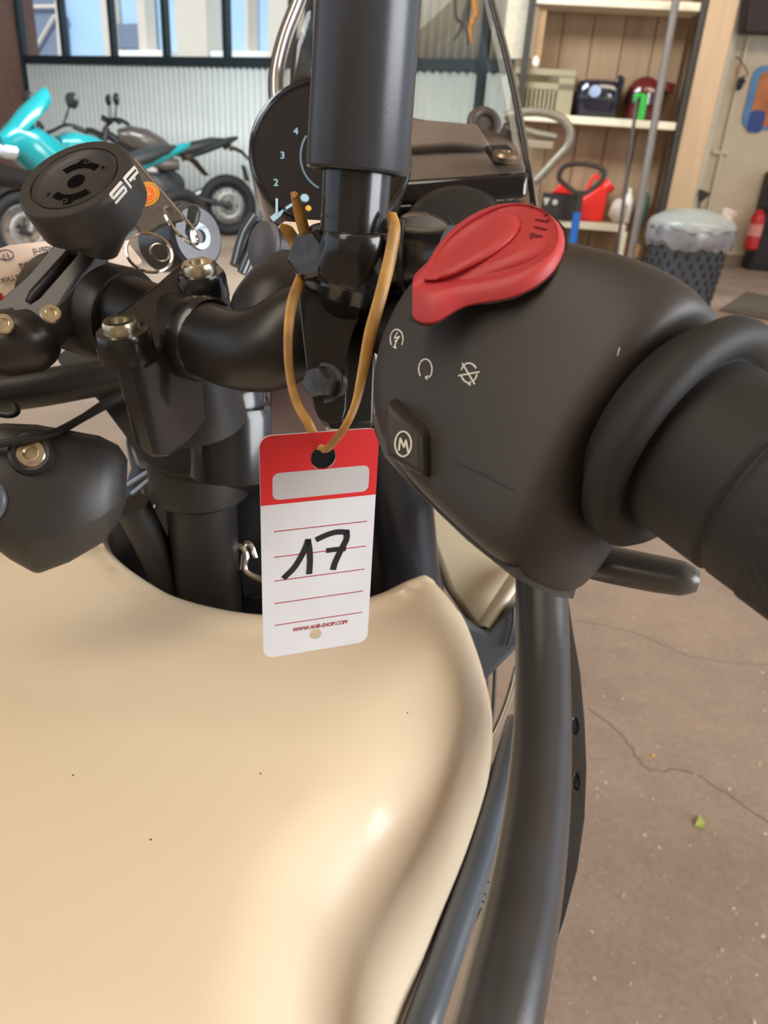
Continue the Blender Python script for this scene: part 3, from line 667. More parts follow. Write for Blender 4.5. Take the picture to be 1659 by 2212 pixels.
# ============================================================ MOTORCYCLES BEHIND
M_TYRE = mat('tyre', (0.012, 0.012, 0.012), .75)
M_ALLOY = mat('wheel_alloy', (0.35, 0.34, 0.32), .35, metal=.8)
M_ENG = mat('engine_dark', (0.05, 0.05, 0.055), .4, metal=.4, var=.4, scale=14)
M_SEAT = mat('seat_vinyl', (0.022, 0.026, 0.026), .5)
def bike(label, loc, yaw, paint, style, scale=1.0, steer=0.0):
    t = thing('motorcycle', (loc.x, loc.y, 0), label, 'motorcycle', 'parked motorcycles by the corrugated wall')
    M = Matrix.Translation((loc.x, loc.y, 0)) @ Matrix.Rotation(yaw, 4, 'Z') @ Matrix.Scale(scale, 4)
    def L(x, y, z): return Vector((x, y, z))
    def add(n_, vf, m, par=None, **k):
        return obj(n_, ([M @ Vector(v) for v in vf[0]], vf[1]), m, par or t, **k)
    def shell(secs, n=20, e=.75):
        return loft([[Vector((x, w * (1 if cos(a) > 0 else -1) * abs(cos(a)) ** e, zc + h * (1 if sin(a) > 0 else -1) * abs(sin(a)) ** e)) for a in [2 * pi * j / n for j in range(n)]] for x, w, zc, h in secs])
    for x, r in ((.70, .30), (-.70, .305)):
        w = add('wheel', torus((x, 0, r), (0, 1, 0), r - .055, .055, 40, 12, 1.15), M_TYRE)
        add('rim', torus((x, 0, r), (0, 1, 0), r - .115, .018, 36, 8, 2.0), M_ALLOY if style != 'naked' else M_ENG, w)
        for k in range(6):
            a = 2 * pi * k / 6
            add('spoke', tube([L(x, 0, r), L(x + (r - .12) * cos(a), 0, r + (r - .12) * sin(a))], .014, 6, 1), M_ALLOY, w)
        add('hub', lathe((x, -.06, r), (0, 1, 0), [(0, .045), (.12, .045)], 16), M_ENG, w)
        add('brake_disc', torus((x, .065, r), (0, 1, 0), .12, .02, 28, 6, .15), M_ALLOY, w)
    for s_ in (-1, 1):
        add('fork_tube', tube([L(.70, .09 * s_, .30), L(.50, .09 * s_, .86), L(.46, .09 * s_, .98)], [.028, .026, .024], 10, 2), M_ENG if style == 'naked' else M_ALLOY)
        add('swingarm', tube([L(-.70, .08 * s_, .31), L(-.2, .09 * s_, .40)], [.025, .035], 8, 1), M_ENG)
    add('frame', tube([L(.46, 0, .92), L(.15, 0, .72), L(-.2, 0, .55), L(-.2, 0, .38)], .04, 10, 4), M_ENG)
    add('engine', shell([(-.22, .1, .42, .12), (-.15, .16, .42, .17), (.05, .18, .44, .19), (.22, .15, .46, .19), (.30, .08, .46, .12)]), M_ENG)
    add('cylinder', shell([(.02, .11, .58, .10), (.1, .12, .62, .12), (.2, .11, .6, .1)]), M_ALLOY)
    add('tank', shell([(-.14, .07, .80, .05), (-.06, .12, .83, .09), (.08, .15, .87, .12), (.25, .15, .90, .11), (.36, .10, .91, .06)]), paint)
    add('seat', shell([(-.66, .07, .93, .02), (-.55, .11, .90, .05), (-.35, .13, .84, .06), (-.18, .11, .80, .05), (-.1, .07, .80, .03)]), M_SEAT)
    add('tail', shell([(-.82, .03, .96, .015), (-.74, .08, .93, .035), (-.5, .11, .85, .05), (-.25, .1, .76, .05)]), M_SEAT if style == 'naked' else paint)
    add('rear_mudguard', shell([(-.98, .05, .72, .012), (-.86, .06, .83, .02), (-.72, .06, .88, .02)]), M_BLACK)
    add('front_mudguard', loft([[Vector((.70 + .325 * cos(a) * q, yy, .30 + .325 * sin(a) * q)) for yy, q in ((-.07, .97), (-.05, 1.0), (.05, 1.0), (.07, .97), (.05, .985), (-.05, .985))] for a in [radians(30 + 110 * j / 10) for j in range(11)]]), M_BLACK)
    bar = add('handlebar', tube([L(.30, .37, 1.02), L(.38, .25, 1.06), L(.45, .08, 1.0), L(.45, -.08, 1.0), L(.38, -.25, 1.06), L(.30, -.37, 1.02)], .012, 8), M_BLACK)
    for s_ in (-1, 1):
        add('grip', tube([L(.30, .37 * s_, 1.02), L(.352, .28 * s_, 1.05)], .019, 8, 1), M_RUB, bar)
        mr = add('mirror', loft([[L(.37 + dx, (.36 + .085 * kx * cos(a)) * s_, 1.22 + .055 * kx * sin(a)) for a in [2 * pi * j / 16 for j in range(16)]] for dx, kx in ((0, .8), (.008, 1), (.03, .9), (.045, .4))]), M_BLACK)
        add('mirror_stem', tube([L(.40, .22 * s_, 1.06), L(.39, .28 * s_, 1.14), L(.39, .33 * s_, 1.20)], .007, 6), M_BLACK, mr)
        add('indicator', lathe(L(-.72, .10 * s_, .86), (0, s_, 0), [(0, .012), (.03, .028), (.06, .02), (.065, 0)], 10), mat('smoked_lens', srgb(60, 44, 34), .3))
        add('foot_peg', tube([L(-.12, .14 * s_, .36), L(-.13, .24 * s_, .36)], .014, 8, 1), M_ENG)
    add('exhaust', tube([L(.25, -.12, .42), L(.2, -.14, .24), L(-.1, -.15, .24), L(-.4, -.17, .38), L(-.72, -.19, .52)], [.02, .024, .026, .045, .05], 12), M_ALLOY)
    add('side_panel', shell([(-.2, .12, .68, .05), (-.05, .135, .68, .08), (.1, .12, .70, .06)]), paint)
    if style == 'faired':
        add('fairing', shell([(.02, .15, .58, .12), (.2, .20, .62, .22), (.42, .22, .72, .26), (.58, .20, .86, .20), (.70, .15, .92, .13), (.80, .07, .90, .06)], 24, .8), paint)
        add('belly_pan', shell([(-.15, .10, .28, .05), (.1, .15, .30, .10), (.35, .12, .34, .10), (.45, .05, .36, .05)]), paint)
        ws = add('wind_screen', loft([[L(x, w * cos(a), z + .10 * sin(a)) for a in [pi * j / 12 for j in range(13)]] + [L(x - .006, w * .97 * cos(a), z + .097 * sin(a)) for a in [pi * (12 - j) / 12 for j in range(13)]] for x, w, z in ((.72, .13, .93), (.60, .16, 1.05), (.48, .14, 1.15), (.42, .10, 1.20))]), paint)
        hl = add('headlight', loft([[L(.79 + dx, .12 * k_ * cos(a), .86 + .05 * k_ * sin(a)) for a in [2 * pi * j / 16 for j in range(16)]] for dx, k_ in ((-.06, 1.2), (0, 1), (.02, .6))]), mat('headlight_lens', (.7, .75, .8), .1, coat=.6))
        add('white_stripe', tube([L(.60, -.215, .78), L(.44, -.235, .70), L(.30, -.222, .62)], .006, 6), mat('white_decal', (.75, .8, .8), .4))
        add('white_stripe', tube([L(.60, .215, .78), L(.44, .235, .70), L(.30, .222, .62)], .006, 6), mat('white_decal', (.75, .8, .8), .4))
    else:
        hl = add('headlight', lathe((.58, 0, .88), (1, 0, 0), [(-.08, .05), (0, .085), (.06, .09), (.07, .08), (.09, .04), (.095, 0)], 20), M_BLACK)
        add('lens', lathe((.65, 0, .88), (1, 0, 0), [(0, .075), (.02, .05), (.03, 0)], 18), mat('headlight_lens', (.7, .75, .8), .1), hl)
        add('gauge', lathe((.47, 0, 1.02), (-.4, 0, 1), [(0, .04), (.05, .05), (.055, .04)], 16), M_BLACK)
        add('number_plate_holder', loft([[L(-.92 + dx, .09 * sx, z) for sx in (-1, 1)] + [L(-.91 + dx, .09 * sx, z) for sx in (1, -1)] for dx, z in ((0, .55), (.04, .70))]), M_BLACK)
    return t
M_TEAL = mat('teal_paint', srgb(20, 140, 146), .22, coat=.5, var=.05)
M_BK2 = mat('grey_tank_paint', srgb(88, 82, 76), .25, coat=.3, var=.15)
def place(pxw, pyw, zw, wheelx, yaw, scale=1.0):
    c = G(pxw, pyw, zw)
    return Vector((c.x - wheelx * cos(yaw) * scale, c.y - wheelx * sin(yaw) * scale, 0))
ya = radians(205)
bike('black naked motorcycle with grey tank parked before the corrugated wall', place(492, 448, .33, -.70, ya, 1.16), ya, M_BK2, 'naked', 1.16)
yb = radians(228)
bike('teal faired sports motorcycle parked in the corner by the window', place(55, 505, .30, .70, yb, 1.1), yb, M_TEAL, 'faired', 1.1)

# ============================================================ THE MOTORCYCLE IN FRONT
BK = thing('motorcycle', (-0.10, 0.30, 0.0), 'sand beige and black adventure motorcycle filling the foreground', 'motorcycle')
# ---- fuel tank: plan outline found on the metal, height falls away near its edge
XC = -0.10
side_px = [(1003, 1375), (1022, 1425), (1046, 1510), (1060, 1590), (1058, 1665), (1042, 1740), (1000, 1862), (950, 1990), (905, 2110), (862, 2225), (835, 2320)]
rim_px = [(228, 1120), (232, 1150), (252, 1192), (310, 1240), (400, 1290), (520, 1322), (620, 1326), (720, 1306), (810, 1279), (868, 1260), (912, 1262), (948, 1286), (980, 1325)]
zr = lambda x: 1.0
rim = [G(a, b, 0.997) for a, b in rim_px[:9]] + [G(a, b, 0.994 - .0055 * i) for i, (a, b) in enumerate(rim_px[9:])]
side = [G(a, b, zz) for (a, b), zz in zip(side_px, (.968, .962, .955, .950, .946, .944, .942, .94, .94, .94, .94))]
left = [Vector((-0.205, 0.135, 0)), Vector((-0.25, .20, 0)), Vector((-0.285, 0.27, 0)), Vector((-.30, .34, 0)), Vector((-0.295, 0.42, 0)), Vector((-0.27, 0.50, 0)), Vector((-0.245, .535, 0)), Vector((-0.225, 0.53, 0))]
back = [Vector((-0.0, 0.09, 0)), Vector((-0.05, 0.075, 0)), Vector((-0.11, 0.07, 0)), Vector((-0.165, 0.09, 0))]
ctrl = [(p.x, p.y) for p in rim + side + back + left]
outl = [(p.x, p.y) for p in smoothpoly([(x, y) for x, y in ctrl], 6)]
nrim = len(rim) * 6
NO = len(outl)
# edge radius per outline point: tight round the steering cutout, broad along the flank
def er(i):
    k = i / 6
    if k < 10: return 0.011
    if k < 18: return 0.011 + (k - 10) / 8 * 0.051
    return 0.062
ER = [er(i) for i in range(NO)]
crease = [G(a, b, 0.985) for a, b in ((1010, 1560), (900, 1705), (735, 1815), (615, 1940), (575, 2060), (560, 2230), (560, 2400))]
import numpy as np
OA = np.array(outl); OB = np.roll(OA, -1, 0); OD = OB - OA; OL = (OD ** 2).sum(1)
ERa = np.array(ER)
CA = np.array([(p.x, p.y) for p in catmull(crease, [1] * len(crease), 6)[0]])
def tank_z(x, y):
    p = np.array((x, y)); t = np.clip(((p - OA) * OD).sum(1) / np.maximum(OL, 1e-12), 0, 1)
    q = OA + OD * t[:, None]; d = np.sqrt(((p - q) ** 2).sum(1))
    # combine rounds of all edges, each with its own radius
    k = int(np.argmin(d / ERa)); R = ERa[k]; dd = d[k]
    zt = 0.999 + 0.012 * (1 - ((x - XC) / 0.17) ** 2) * min(1, max(0, (.38 - y) / .12)) - 0.18 * max(0.0, 0.30 - y) ** 2
    z = zt
    if dd < R: z -= R * (1 - math.sqrt(max(0.0, 1 - (1 - dd / R) ** 2))) * (0.9 if R > .03 else 1.0)
    # raised lip along the cutout
    if k < 9 * 6 + 12 and dd < 0.03: z += 0.0025 * sin(pi * min(1, dd / 0.03))
    # flank panel beyond the crease
    j = int(np.argmin(((CA - p) ** 2).sum(1))); j = min(max(j, 1), len(CA) - 2)
    tg = CA[j + 1] - CA[j - 1]; tg = tg / np.linalg.norm(tg); rel = p - CA[j]
    sd = tg[0] * rel[1] - tg[1] * rel[0]
    sd = sd  # positive on the outer side
    if y < 0.42 and sd > 0:
        fade = min(1.0, max(0.0, (0.36 - y) / 0.06))
        h = 0.007
        z -= fade * 0.55 * (sd - h * (1 - math.exp(-sd / h)))
    if y < .42: z += 0.0016 * math.exp(-(sd / 0.007) ** 2) * min(1.0, max(0.0, (0.36 - y) / 0.06))  # low ridge added along the crease so it catches a highlight line
    return z
pts = [Vector(p) for p in outl]; edges = [(i, (i + 1) % NO) for i in range(NO)]
poly_in = lambda x, y: sum(((OA[:, 1] > y) != (OB[:, 1] > y)) & (x < (OB[:, 0] - OA[:, 0]) * (y - OA[:, 1]) / np.where(np.abs(OB[:, 1] - OA[:, 1]) < 1e-12, 1e-12, OB[:, 1] - OA[:, 1]) + OA[:, 0])) % 2 == 1
inner = []
for frac in (0.02, 0.08, 0.18, 0.32, 0.5, 0.72, 1.0, 1.25):
    for i in range(NO):
        a = OA[i - 1]; b = OA[(i + 1) % NO]; t = (b - a) / max(1e-9, np.linalg.norm(b - a)); nrm = np.array((-t[1], t[0]))
        for sgn in (1, -1):
            q = OA[i] + nrm * sgn * frac * ER[i]
            if poly_in(q[0], q[1]):
                d = np.sqrt(((q - OA) ** 2).sum(1)).min()
                if d > frac * ER[i] * 0.85: inner.append(Vector((q[0], q[1])))
                break
gs = 0.0065
x = -0.31
while x < 0.09:
    y = 0.06
    while y < 0.56:
        if poly_in(x, y):
            dm = np.sqrt(((np.array((x, y)) - OA) ** 2).sum(1)); kk = int(dm.argmin())
            if dm[kk] > ER[kk] * 1.3: inner.append(Vector((x, y)))
        y += gs
    x += gs
r_ = delaunay_2d_cdt(pts + inner, edges, [], 1, 1e-6)
tv2, tf = r_[0], r_[2]
tv = [Vector((v.x, v.y, tank_z(v.x, v.y))) for v in tv2]
# outer skirt: follow the outline downwards
def first(i): return r_[3]
own = {}
for i, src in enumerate(r_[3]):
    for s_ in src:
        if s_ < NO: own[s_] = i
cx = OA.mean(0)
prev = [own[i] for i in range(NO)]
tf = [tuple(f) for f in tf]
for dz, ins in ((0.012, .0005), (0.03, .003), (0.06, .012), (0.11, .03), (0.17, .05)):
    cur = []
    for i in range(NO):
        a = OA[i - 2]; b = OA[(i + 2) % NO]; t = (b - a) / np.linalg.norm(b - a); nn = np.array((-t[1], t[0]))
        # inward direction, none round the cutout
        test = OA[i] + nn * 0.004
        s_ = 1 if poly_in(test[0], test[1]) else -1
        k_ = ins if i > nrim - 24 and i < NO - 10 else ins * .15
        q = OA[i] + nn * s_ * k_; cur.append(len(tv)); tv.append(Vector((q[0], q[1], tv[prev[i] if dz == .012 else own[i]].z - dz)))
    for i in range(NO):
        j = (i + 1) % NO; tf.append((prev[i], prev[j], cur[j], cur[i]))
    prev = cur
bmf = []
TANK = (tv, tf)
tank = obj('fuel_tank', TANK, M_TANK, BK, angle=75)
import bmesh
bm = bmesh.new(); bm.from_mesh(tank.data); bmesh.ops.recalc_face_normals(bm, faces=bm.faces); bm.to_mesh(tank.data); bm.free()
tank.data.shade_smooth()
tank['label'] = 'smooth sand beige fuel tank with cutout for the steering'
tb = bvh_obj(tank)
for (a, b) in ((158, 1675), (326, 1814), (563, 1671), (880, 1540), (1150, 1480)):
    if a < 1000:
        p, nn = onsurf(tb, a, b)
        obj('dust_speck', lathe(p, nn, [(-.0001, .0004), (.0003, .0003), (.0004, 0)], 6), M_BLACK, tank)

# ---- right handlebar end: switch housing, flange, grip
AX = VL(1462, 952, .765, -.515, .385).normalized()
FC = P(1478, 950, .170)
HOUT = [(806, 880), (803, 830), (812, 760), (835, 690), (868, 628), (900, 590), (950, 555), (1060, 528), (1150, 515), (1225, 520), (1330, 545), (1430, 578), (1505, 626), (1548, 680), (1572, 720), (1600, 800), (1480, 1160), (1390, 1192), (1345, 1232), (1290, 1270), (1240, 1288), (1200, 1284), (1110, 1240), (1010, 1160), (908, 1062), (836, 985), (812, 930)]
def inside(px, py, pl=HOUT):
    c = False
    for i in range(len(pl)):
        (x1, y1), (x2, y2) = pl[i], pl[i - 1]
        if (y1 > py) != (y2 > py) and px < (x2 - x1) * (py - y1) / (y2 - y1) + x1: c = not c
    return c
def proj(p):
    q = p - EYE; d = q.dot(FWD); return W / 2 + FPX * q.dot(RGT) / d, H / 2 - FPX * q.dot(UP) / d, d
E1 = VL(1200, 900, .56, .83, 0); E1 = (E1 - AX * E1.dot(AX)).normalized(); E2 = AX.cross(E1)
if E2.dot(FWD) > 0: E2 = -E2
N_ = 48
# station along the bar, near radius, far radius, limit up, limit down
sec = [(.0095, .0205, .022, .024, .024), (.0100, .0235, .024, .0275, .031), (.0120, .0252, .026, .030, .046), (.0165, .0262, .027, .032, .060), (.023, .0270, .028, .035, .066), (.031, .0276, .029, .038, .062), (.040, .0280, .029, .042, .066), (.050, .0280, .029, .044, .066), (.059, .0276, .028, .044, .062), (.067, .0268, .027, .042, .055), (.073, .0255, .025, .040, .048), (.0775, .0230, .022, .034, .038), (.0805, .0180, .018, .025, .026), (.0818, .009, .009, .012, .012)]
rings = []
SHIFT = P(1180, 900, .19) - P(1180, 900, .19)
def hsec(s_, rn, rf, lu, ld, g=1.0, ths=None):
    c = FC - AX * s_; ring = []
    for th in (ths or [2 * pi * j / N_ for j in range(N_)]):
        ca, sa = cos(th), sin(th); e = .88 if ca > 0 else .88 - .24 * abs(ca)
        vx = (1 if ca > 0 else -1) * abs(ca) ** e * (lu if ca > 0 else ld); vy = (1 if sa > 0 else -1) * abs(sa) ** e * (rn if sa > 0 else rf)
        d = E1 * vx + E2 * vy + AX * (max(0.0, -vx - .012) * (.34 if s_ < .03 else .34 * max(0, (.065 - s_) / .035))); lo, hi = 0.0, 1.0
        a, b, _ = proj(c + d)
        if not inside(a, b):
            for _k in range(18):
                mid = (lo + hi) / 2; a, b, _ = proj(c + d * mid)
                if inside(a, b): lo = mid
                else: hi = mid
            d = d * lo
        ring.append(c + d * g)
    return ring
for q in sec:
    c = FC - AX * q[0]; print('HS', q[0], [round(v, 3) for v in proj(c)])
    rings.append(hsec(*q))
# even out the clipped radii
for _k in range(1):
    rings = [rings[0]] + [[(rings[i - 1][j] + rings[i][j] * 4 + rings[i + 1][j] + rings[i][j - 1] + rings[i][(j + 1) % N_]) / 8 for j in range(N_)] for i in range(1, len(rings) - 1)] + [rings[-1]]
HV = loft(rings)
house = obj('switch_housing', HV, M_SATIN, BK, angle=60, subd=1)
house['label'] = 'satin black switch housing with red engine switch'
hb = bvh_obj(house)
# lower shell with a stepped edge
low = []
for q in sec[3:10]:
    ths = [radians(142 + 76 * j / 16) for j in range(17)]
    low.append(hsec(*q, 1.014, ths) + list(reversed(hsec(*q, .82, ths))))
obj('lower_shell', loft(low), M_SATIN, house, angle=50)
obj('seam_line', stroke(hb, [(985, 1000), (1040, 1022), (1075, 1042), (1108, 1058)], 2.0), M_BLACK, house)
# flange, collar and grip on the bar axis
R_F = 278 / FPX * .170
obj('grip_flange', lathe(FC, AX, [(-.0095, .019), (-.0085, R_F * .80), (-.006, R_F * .86), (-.0045, R_F * .93), (-.003, R_F * .985), (-.0005, R_F), (.002, R_F * .985), (.0035, R_F * .93), (.004, R_F * .84), (.0025, R_F * .76), (.002, R_F * .72), (.004, R_F * .70)], 72), M_RUB, BK, angle=70)
gl_ = .0205
na, nl = 150, 150
a_, u_, v_ = basis(AX)
rings = []
LG = .125
for i in range(nl + 1):
    s_ = .001 + LG * i / nl; ring = []
    base = gl_ if s_ < .021 else gl_ * .985
    if .0205 < s_ < .0222: base -= .0007
    for j in range(na):
        th = 2 * pi * j / na; rr = base
        if s_ > .030:
            # diamond knurl in bands divided by smooth straps
            ph = th * gl_; qa = (ph + s_) / .0034; qb = (ph - s_) / .0034
            band = sin(4 * th + 0.6) > -.35
            if band: rr += .0007 * (abs((qa % 1) - .5) + abs((qb % 1) - .5) - .5)
            else: rr += .0004
        ring.append(FC + a_ * s_ + (u_ * cos(th) + v_ * sin(th)) * rr)
    rings.append(ring)
grip = obj('throttle_grip', loft(rings), M_RUB, BK, angle=80)
grip['label'] = 'black rubber throttle grip with diamond knurl'

# ---- printed symbols on the housing
def sym(name, strokes, w, m=M_WHITE):
    o = obj(name, join(*[stroke(hb, s_, w, c_) for s_, c_ in strokes]), m, house, smooth=False); return o
def arc(cx_, cy_, rx, ry, a0, a1, n=12):
    return [(cx_ + rx * cos(radians(a0 + (a1 - a0) * i / n)), cy_ + ry * sin(radians(a0 + (a1 - a0) * i / n))) for i in range(n + 1)]
sym('start_symbol', [(arc(858, 733, 14, 21, 145, 395), False), ([(851, 749), (856, 753), (855, 745)], False), ([(860, 718), (853, 731), (860, 729)], False), ([(860, 729), (856, 740), (865, 727), (860, 729)], False), ([(854, 745), (858, 740), (854, 737)], False)], 2.6)
sym('run_symbol', [(arc(920, 798, 14.5, 22, 140, 415), False), ([(924, 820), (920, 815), (926, 813)], False)], 2.8)
sym('stop_symbol', [(arc(1014, 806, 17, 21, 200, 330), False), (arc(1014, 806, 17, 21, 10, 60), False), (arc(1014, 806, 17, 21, 100, 165), False), ([(1000, 786), (1026, 830)], False), ([(992, 812), (1036, 804)], False), ([(1018, 826), (1012, 829), (1017, 832)], False)], 3.0)
obj('scuff_mark', stroke(hb, [(1338, 752), (1334, 768)], 1.6), M_WHITE, house)
# ---- mode button
bq = [(846, 854), (954, 912), (957, 1042), (858, 1002)]
fq = [(834, 868), (911, 940), (914, 1030), (832, 982)]
dS = (onsurf(hb, 915, 975)[0] - EYE).dot(FWD)
def dq(a, b): return dS - .0050 + (914 - a) * .000035 + (b - 950) * .000006
btn = obj('mode_button', hexa([P(a, b, dq(a, b) + .012) for a, b in bq], [P(a, b, dq(a, b)) for a, b in fq]), M_SATIN, house, bevel=.0013, segs=3)
def flat(pts, w, closed=False):
    nn = (P(834, 868, dq(834, 868)) - P(911, 940, dq(911, 940))).cross(P(834, 868, dq(834, 868)) - P(832, 982, dq(832, 982))).normalized()
    if nn.dot(FWD) > 0: nn = -nn
    return ribbon([P(a, b, dq(a, b) - .0002) for a, b in pts], nn, w / FPX * dS, .00015, closed)
obj('mode_letter', join(flat(arc(871, 959, 17.5, 27, 0, 360, 24)[:-1], 3.0, True), flat([(862, 972), (865, 947)], 3.6), flat([(865, 947), (873, 966)], 3.2), flat([(873, 966), (877, 951)], 3.2), flat([(877, 951), (882, 976)], 3.6)), M_WHITE, btn, smooth=False)
# ---- red engine switch
topo = [(883, 604), (911, 609), (939, 612), (972, 606), (1005, 604), (1060, 594), (1110, 582), (1150, 566), (1186, 545), (1206, 515), (1200, 480), (1176, 452), (1140, 438), (1100, 436), (1060, 443), (1010, 465), (965, 500), (935, 540), (925, 565), (903, 582)]
baso = [(883, 692), (911, 702), (936, 706), (968, 684), (1006, 660), (1060, 655), (1110, 646), (1160, 622), (1202, 588), (1224, 540), (1222, 500), (1200, 470), (1160, 450), (1110, 448), (1060, 460), (1010, 490), (965, 540), (940, 590), (925, 630), (900, 660)]
SWG = (1060 - 0, .000060, .000095)
def swp(a, b): return (1060 - a) * SWG[1] + (655 - b) * SWG[2]
SW0 = min((onsurf(hb, a, b, 9)[0] - EYE).dot(FWD) - swp(a, b) for a, b in ((940, 690), (1000, 650), (1060, 640), (1110, 630), (1160, 605), (1195, 570), (1100, 560), (1000, 600), (1060, 520), (1180, 520)))
print('SW0', SW0, [round((onsurf(hb, a, b, 9)[0] - EYE).dot(FWD) - swp(a, b), 4) for a, b in ((940, 690), (1000, 650), (1060, 640), (1110, 630), (1160, 605), (1195, 570), (1100, 560), (1000, 600), (1060, 520), (1180, 520))])
def swd(a, b, k=0):   # depth of the switch disc plane
    return SW0 + swp(a, b) + k
def rg_(pl, k, mix=None, f=0.0, inset=0.0):
    c_ = (sum(p[0] for p in pl) / len(pl), sum(p[1] for p in pl) / len(pl)); out = []
    for i, p in enumerate(pl):
        q = p if mix is None else (p[0] + (mix[i][0] - p[0]) * f, p[1] + (mix[i][1] - p[1]) * f)
        q = (q[0] + (c_[0] - q[0]) * inset, q[1] + (c_[1] - q[1]) * inset)
        out.append(P(q[0], q[1], swd(p[0], p[1], k)))
    return out
rings = [rg_(baso, .004, inset=.12), rg_(baso, .001, inset=.01), rg_(baso, -.0005), rg_(baso, -.001, topo, .45), rg_(baso, -.0015, topo, .82, .0), rg_(topo, -.0018, inset=.004), rg_(topo, -.0022, inset=.03), rg_(topo, -.0022, inset=.12), rg_(topo, -.0022, inset=.4)]
kill = obj('engine_switch', loft(rings), M_RED, house, angle=48, subd=1)
kill['label'] = 'red rotary engine switch with pointed lever'
# pointer ridge
ridge = [(889, 606), (938, 613), (990, 592), (1060, 560), (1112, 520), (1132, 486), (1122, 462), (1092, 452), (1050, 460), (1000, 490), (960, 525), (935, 556), (926, 575), (905, 588)]
rings = [rg_(ridge, .001), rg_(ridge, -.0030, inset=.015), rg_(ridge, -.0044, inset=.06), rg_(ridge, -.0049, inset=.14), rg_(ridge, -.0050, inset=.45)]
obj('pointer', loft(rings), M_RED, kill, angle=60, subd=1)
kb = bvh_obj(kill)
gl2 = [[(1148, 515), (1146, 508), (1152, 507), (1160, 513)], [(1148, 505), (1170, 512)], [(1156, 491), (1180, 497)], [(1158, 475), (1183, 480), (1184, 475)], [(1178, 467), (1182, 463)], [(1170, 452), (1174, 455)], [(1146, 444), (1150, 440)], [(1126, 439), (1130, 437)]]
for g_ in gl2: obj('engraved_letter', stroke(kb, g_, 5.0), M_REDD, kill, smooth=False)
obj('switch_gap', loft([rg_(baso, .0035, inset=-.012), rg_(baso, .0005, inset=-.012), rg_(baso, .0005, inset=.1), rg_(baso, .0035, inset=.1)]), M_BLACK, house)
# ---- brake lever
lv = [P(1230, 1200, .21), P(1330, 1222, .203), P(1420, 1240, .198), P(1475, 1250, .195), P(1506, 1256, .194)]
obj('brake_lever', tube(lv, [.0070, .0072, .0070, .0064, .0040], 20, 6, .70, UP), mat('lever_grey_paint', (.075, .068, .06), .3), BK)

# ---- mirror stem with rubber sleeve
s0 = P(770, 520, .252); s1 = P(772, 372, .250); s2 = P(800, 0, .246); s3 = P(812, -160, .244)
ax_ = (Vector((.02, .08, 1))).normalized(); s0 = s1 - ax_ * .030
stem = obj('mirror_stem', lathe(s0, (s1 - s0), [(-.006, .0122), (-.004, .0118), (-.001, .0114), (.004, .0112), (.05, .0112)], 40), M_PAINT, BK, angle=70)
sl = 221 / 2 / FPX * .25
slv = obj('mirror_sleeve', lathe(s1, ax_, [(.004, .0113), (.0, sl * .93), (.0003, sl * .985), (.0012, sl), (.09, sl * .93), (.0905, .0113)], 56), mat('matt_grey_rubber', (.040, .042, .047), .27, bump=.05, bscale=3000), BK, angle=60)
slv['label'] = 'dark grey rubber sleeve round the mirror stem'

# ---- mirror bracket, bolts
br = [(650, 505), (700, 478), (830, 480), (872, 520), (912, 528), (915, 598), (868, 612), (820, 632), (775, 690), (752, 760), (748, 830), (740, 905), (690, 905), (668, 830), (655, 740), (645, 640), (636, 570)]
obj('mirror_bracket', prism([P(p.x, p.y, .268) for p in smoothpoly(br, 3)], FWD * .02), M_PAINT, BK, bevel=.004, segs=3)
hub = tube([P(771, 500, .252), P(770, 530, .254), P(766, 565, .259), P(756, 610, .267), P(745, 660, .275)], [.0112, .0124, .0140, .0128, .009], 36, 6)
obj('bracket_hub', hub, M_PAINT, BK, angle=70)
obj('bracket_arm', tube([P(775, 560, .266), P(850, 560, .262), P(915, 562, .258), P(985, 556, .25)], [.0125, .0105, .0100, .0100], 24, 4), M_PAINT, BK)
obj('clamp_ring', torus(P(868, 555, .261), V(1, 0, .1), .0108, .0014, 36, 8), M_BLACK, BK)
obj('bracket_bolt', hexbolt(P(692, 556, .262), VL(692, 556, -.50, .10, .85), 54 / FPX * .258, .0095), M_DSTEEL, BK, angle=25)
obj('bracket_bolt', hexbolt(P(702, 828, .268), VL(702, 828, -.50, .10, .85), 36 / FPX * .262, .0075), M_DSTEEL, BK, angle=25)
obj('bracket_plate', pxprism([(742, 742), (800, 700), (812, 780), (806, 925), (736, 925)], .285, .006), M_BLACK, BK, bevel=.002)
obj('mauve_bracket', pxprism([(583, 840), (640, 815), (716, 790), (714, 900), (700, 960), (585, 960)], .312, .012), mat('mauve_brown_plastic', srgb(112, 88, 84), .45), BK, bevel=.003)
# ---- handlebar
hbp = [P(60, 600, .372), P(230, 652, .345), P(400, 716, .322), P(500, 752, .306), P(580, 752, .294), P(650, 712, .292), P(720, 680, .305), P(800, 680, .292), P(900, 730, .26), P(1040, 800, .215)]
bar = obj('handlebar', tube(hbp, [.0150, .0150, .0150, .0158, .0165, .0165, .015, .0125, .0115, .0115], 32, 8), mat('bar_black', (.014, .012, .0115), .36), BK)
obj('bar_elbow', tube([P(628, 596, .322), P(616, 630, .314), P(600, 680, .306), P(585, 760, .302)], [.012, .016, .019, .016], 24, 6), M_BLACK, BK)
lb = obj('handlebar_far_arm', tube([P(300, 800, .42), P(180, 822, .41), P(60, 842, .40), P(-120, 862, .39)], .0098, 20, 4), M_BLACK, BK)
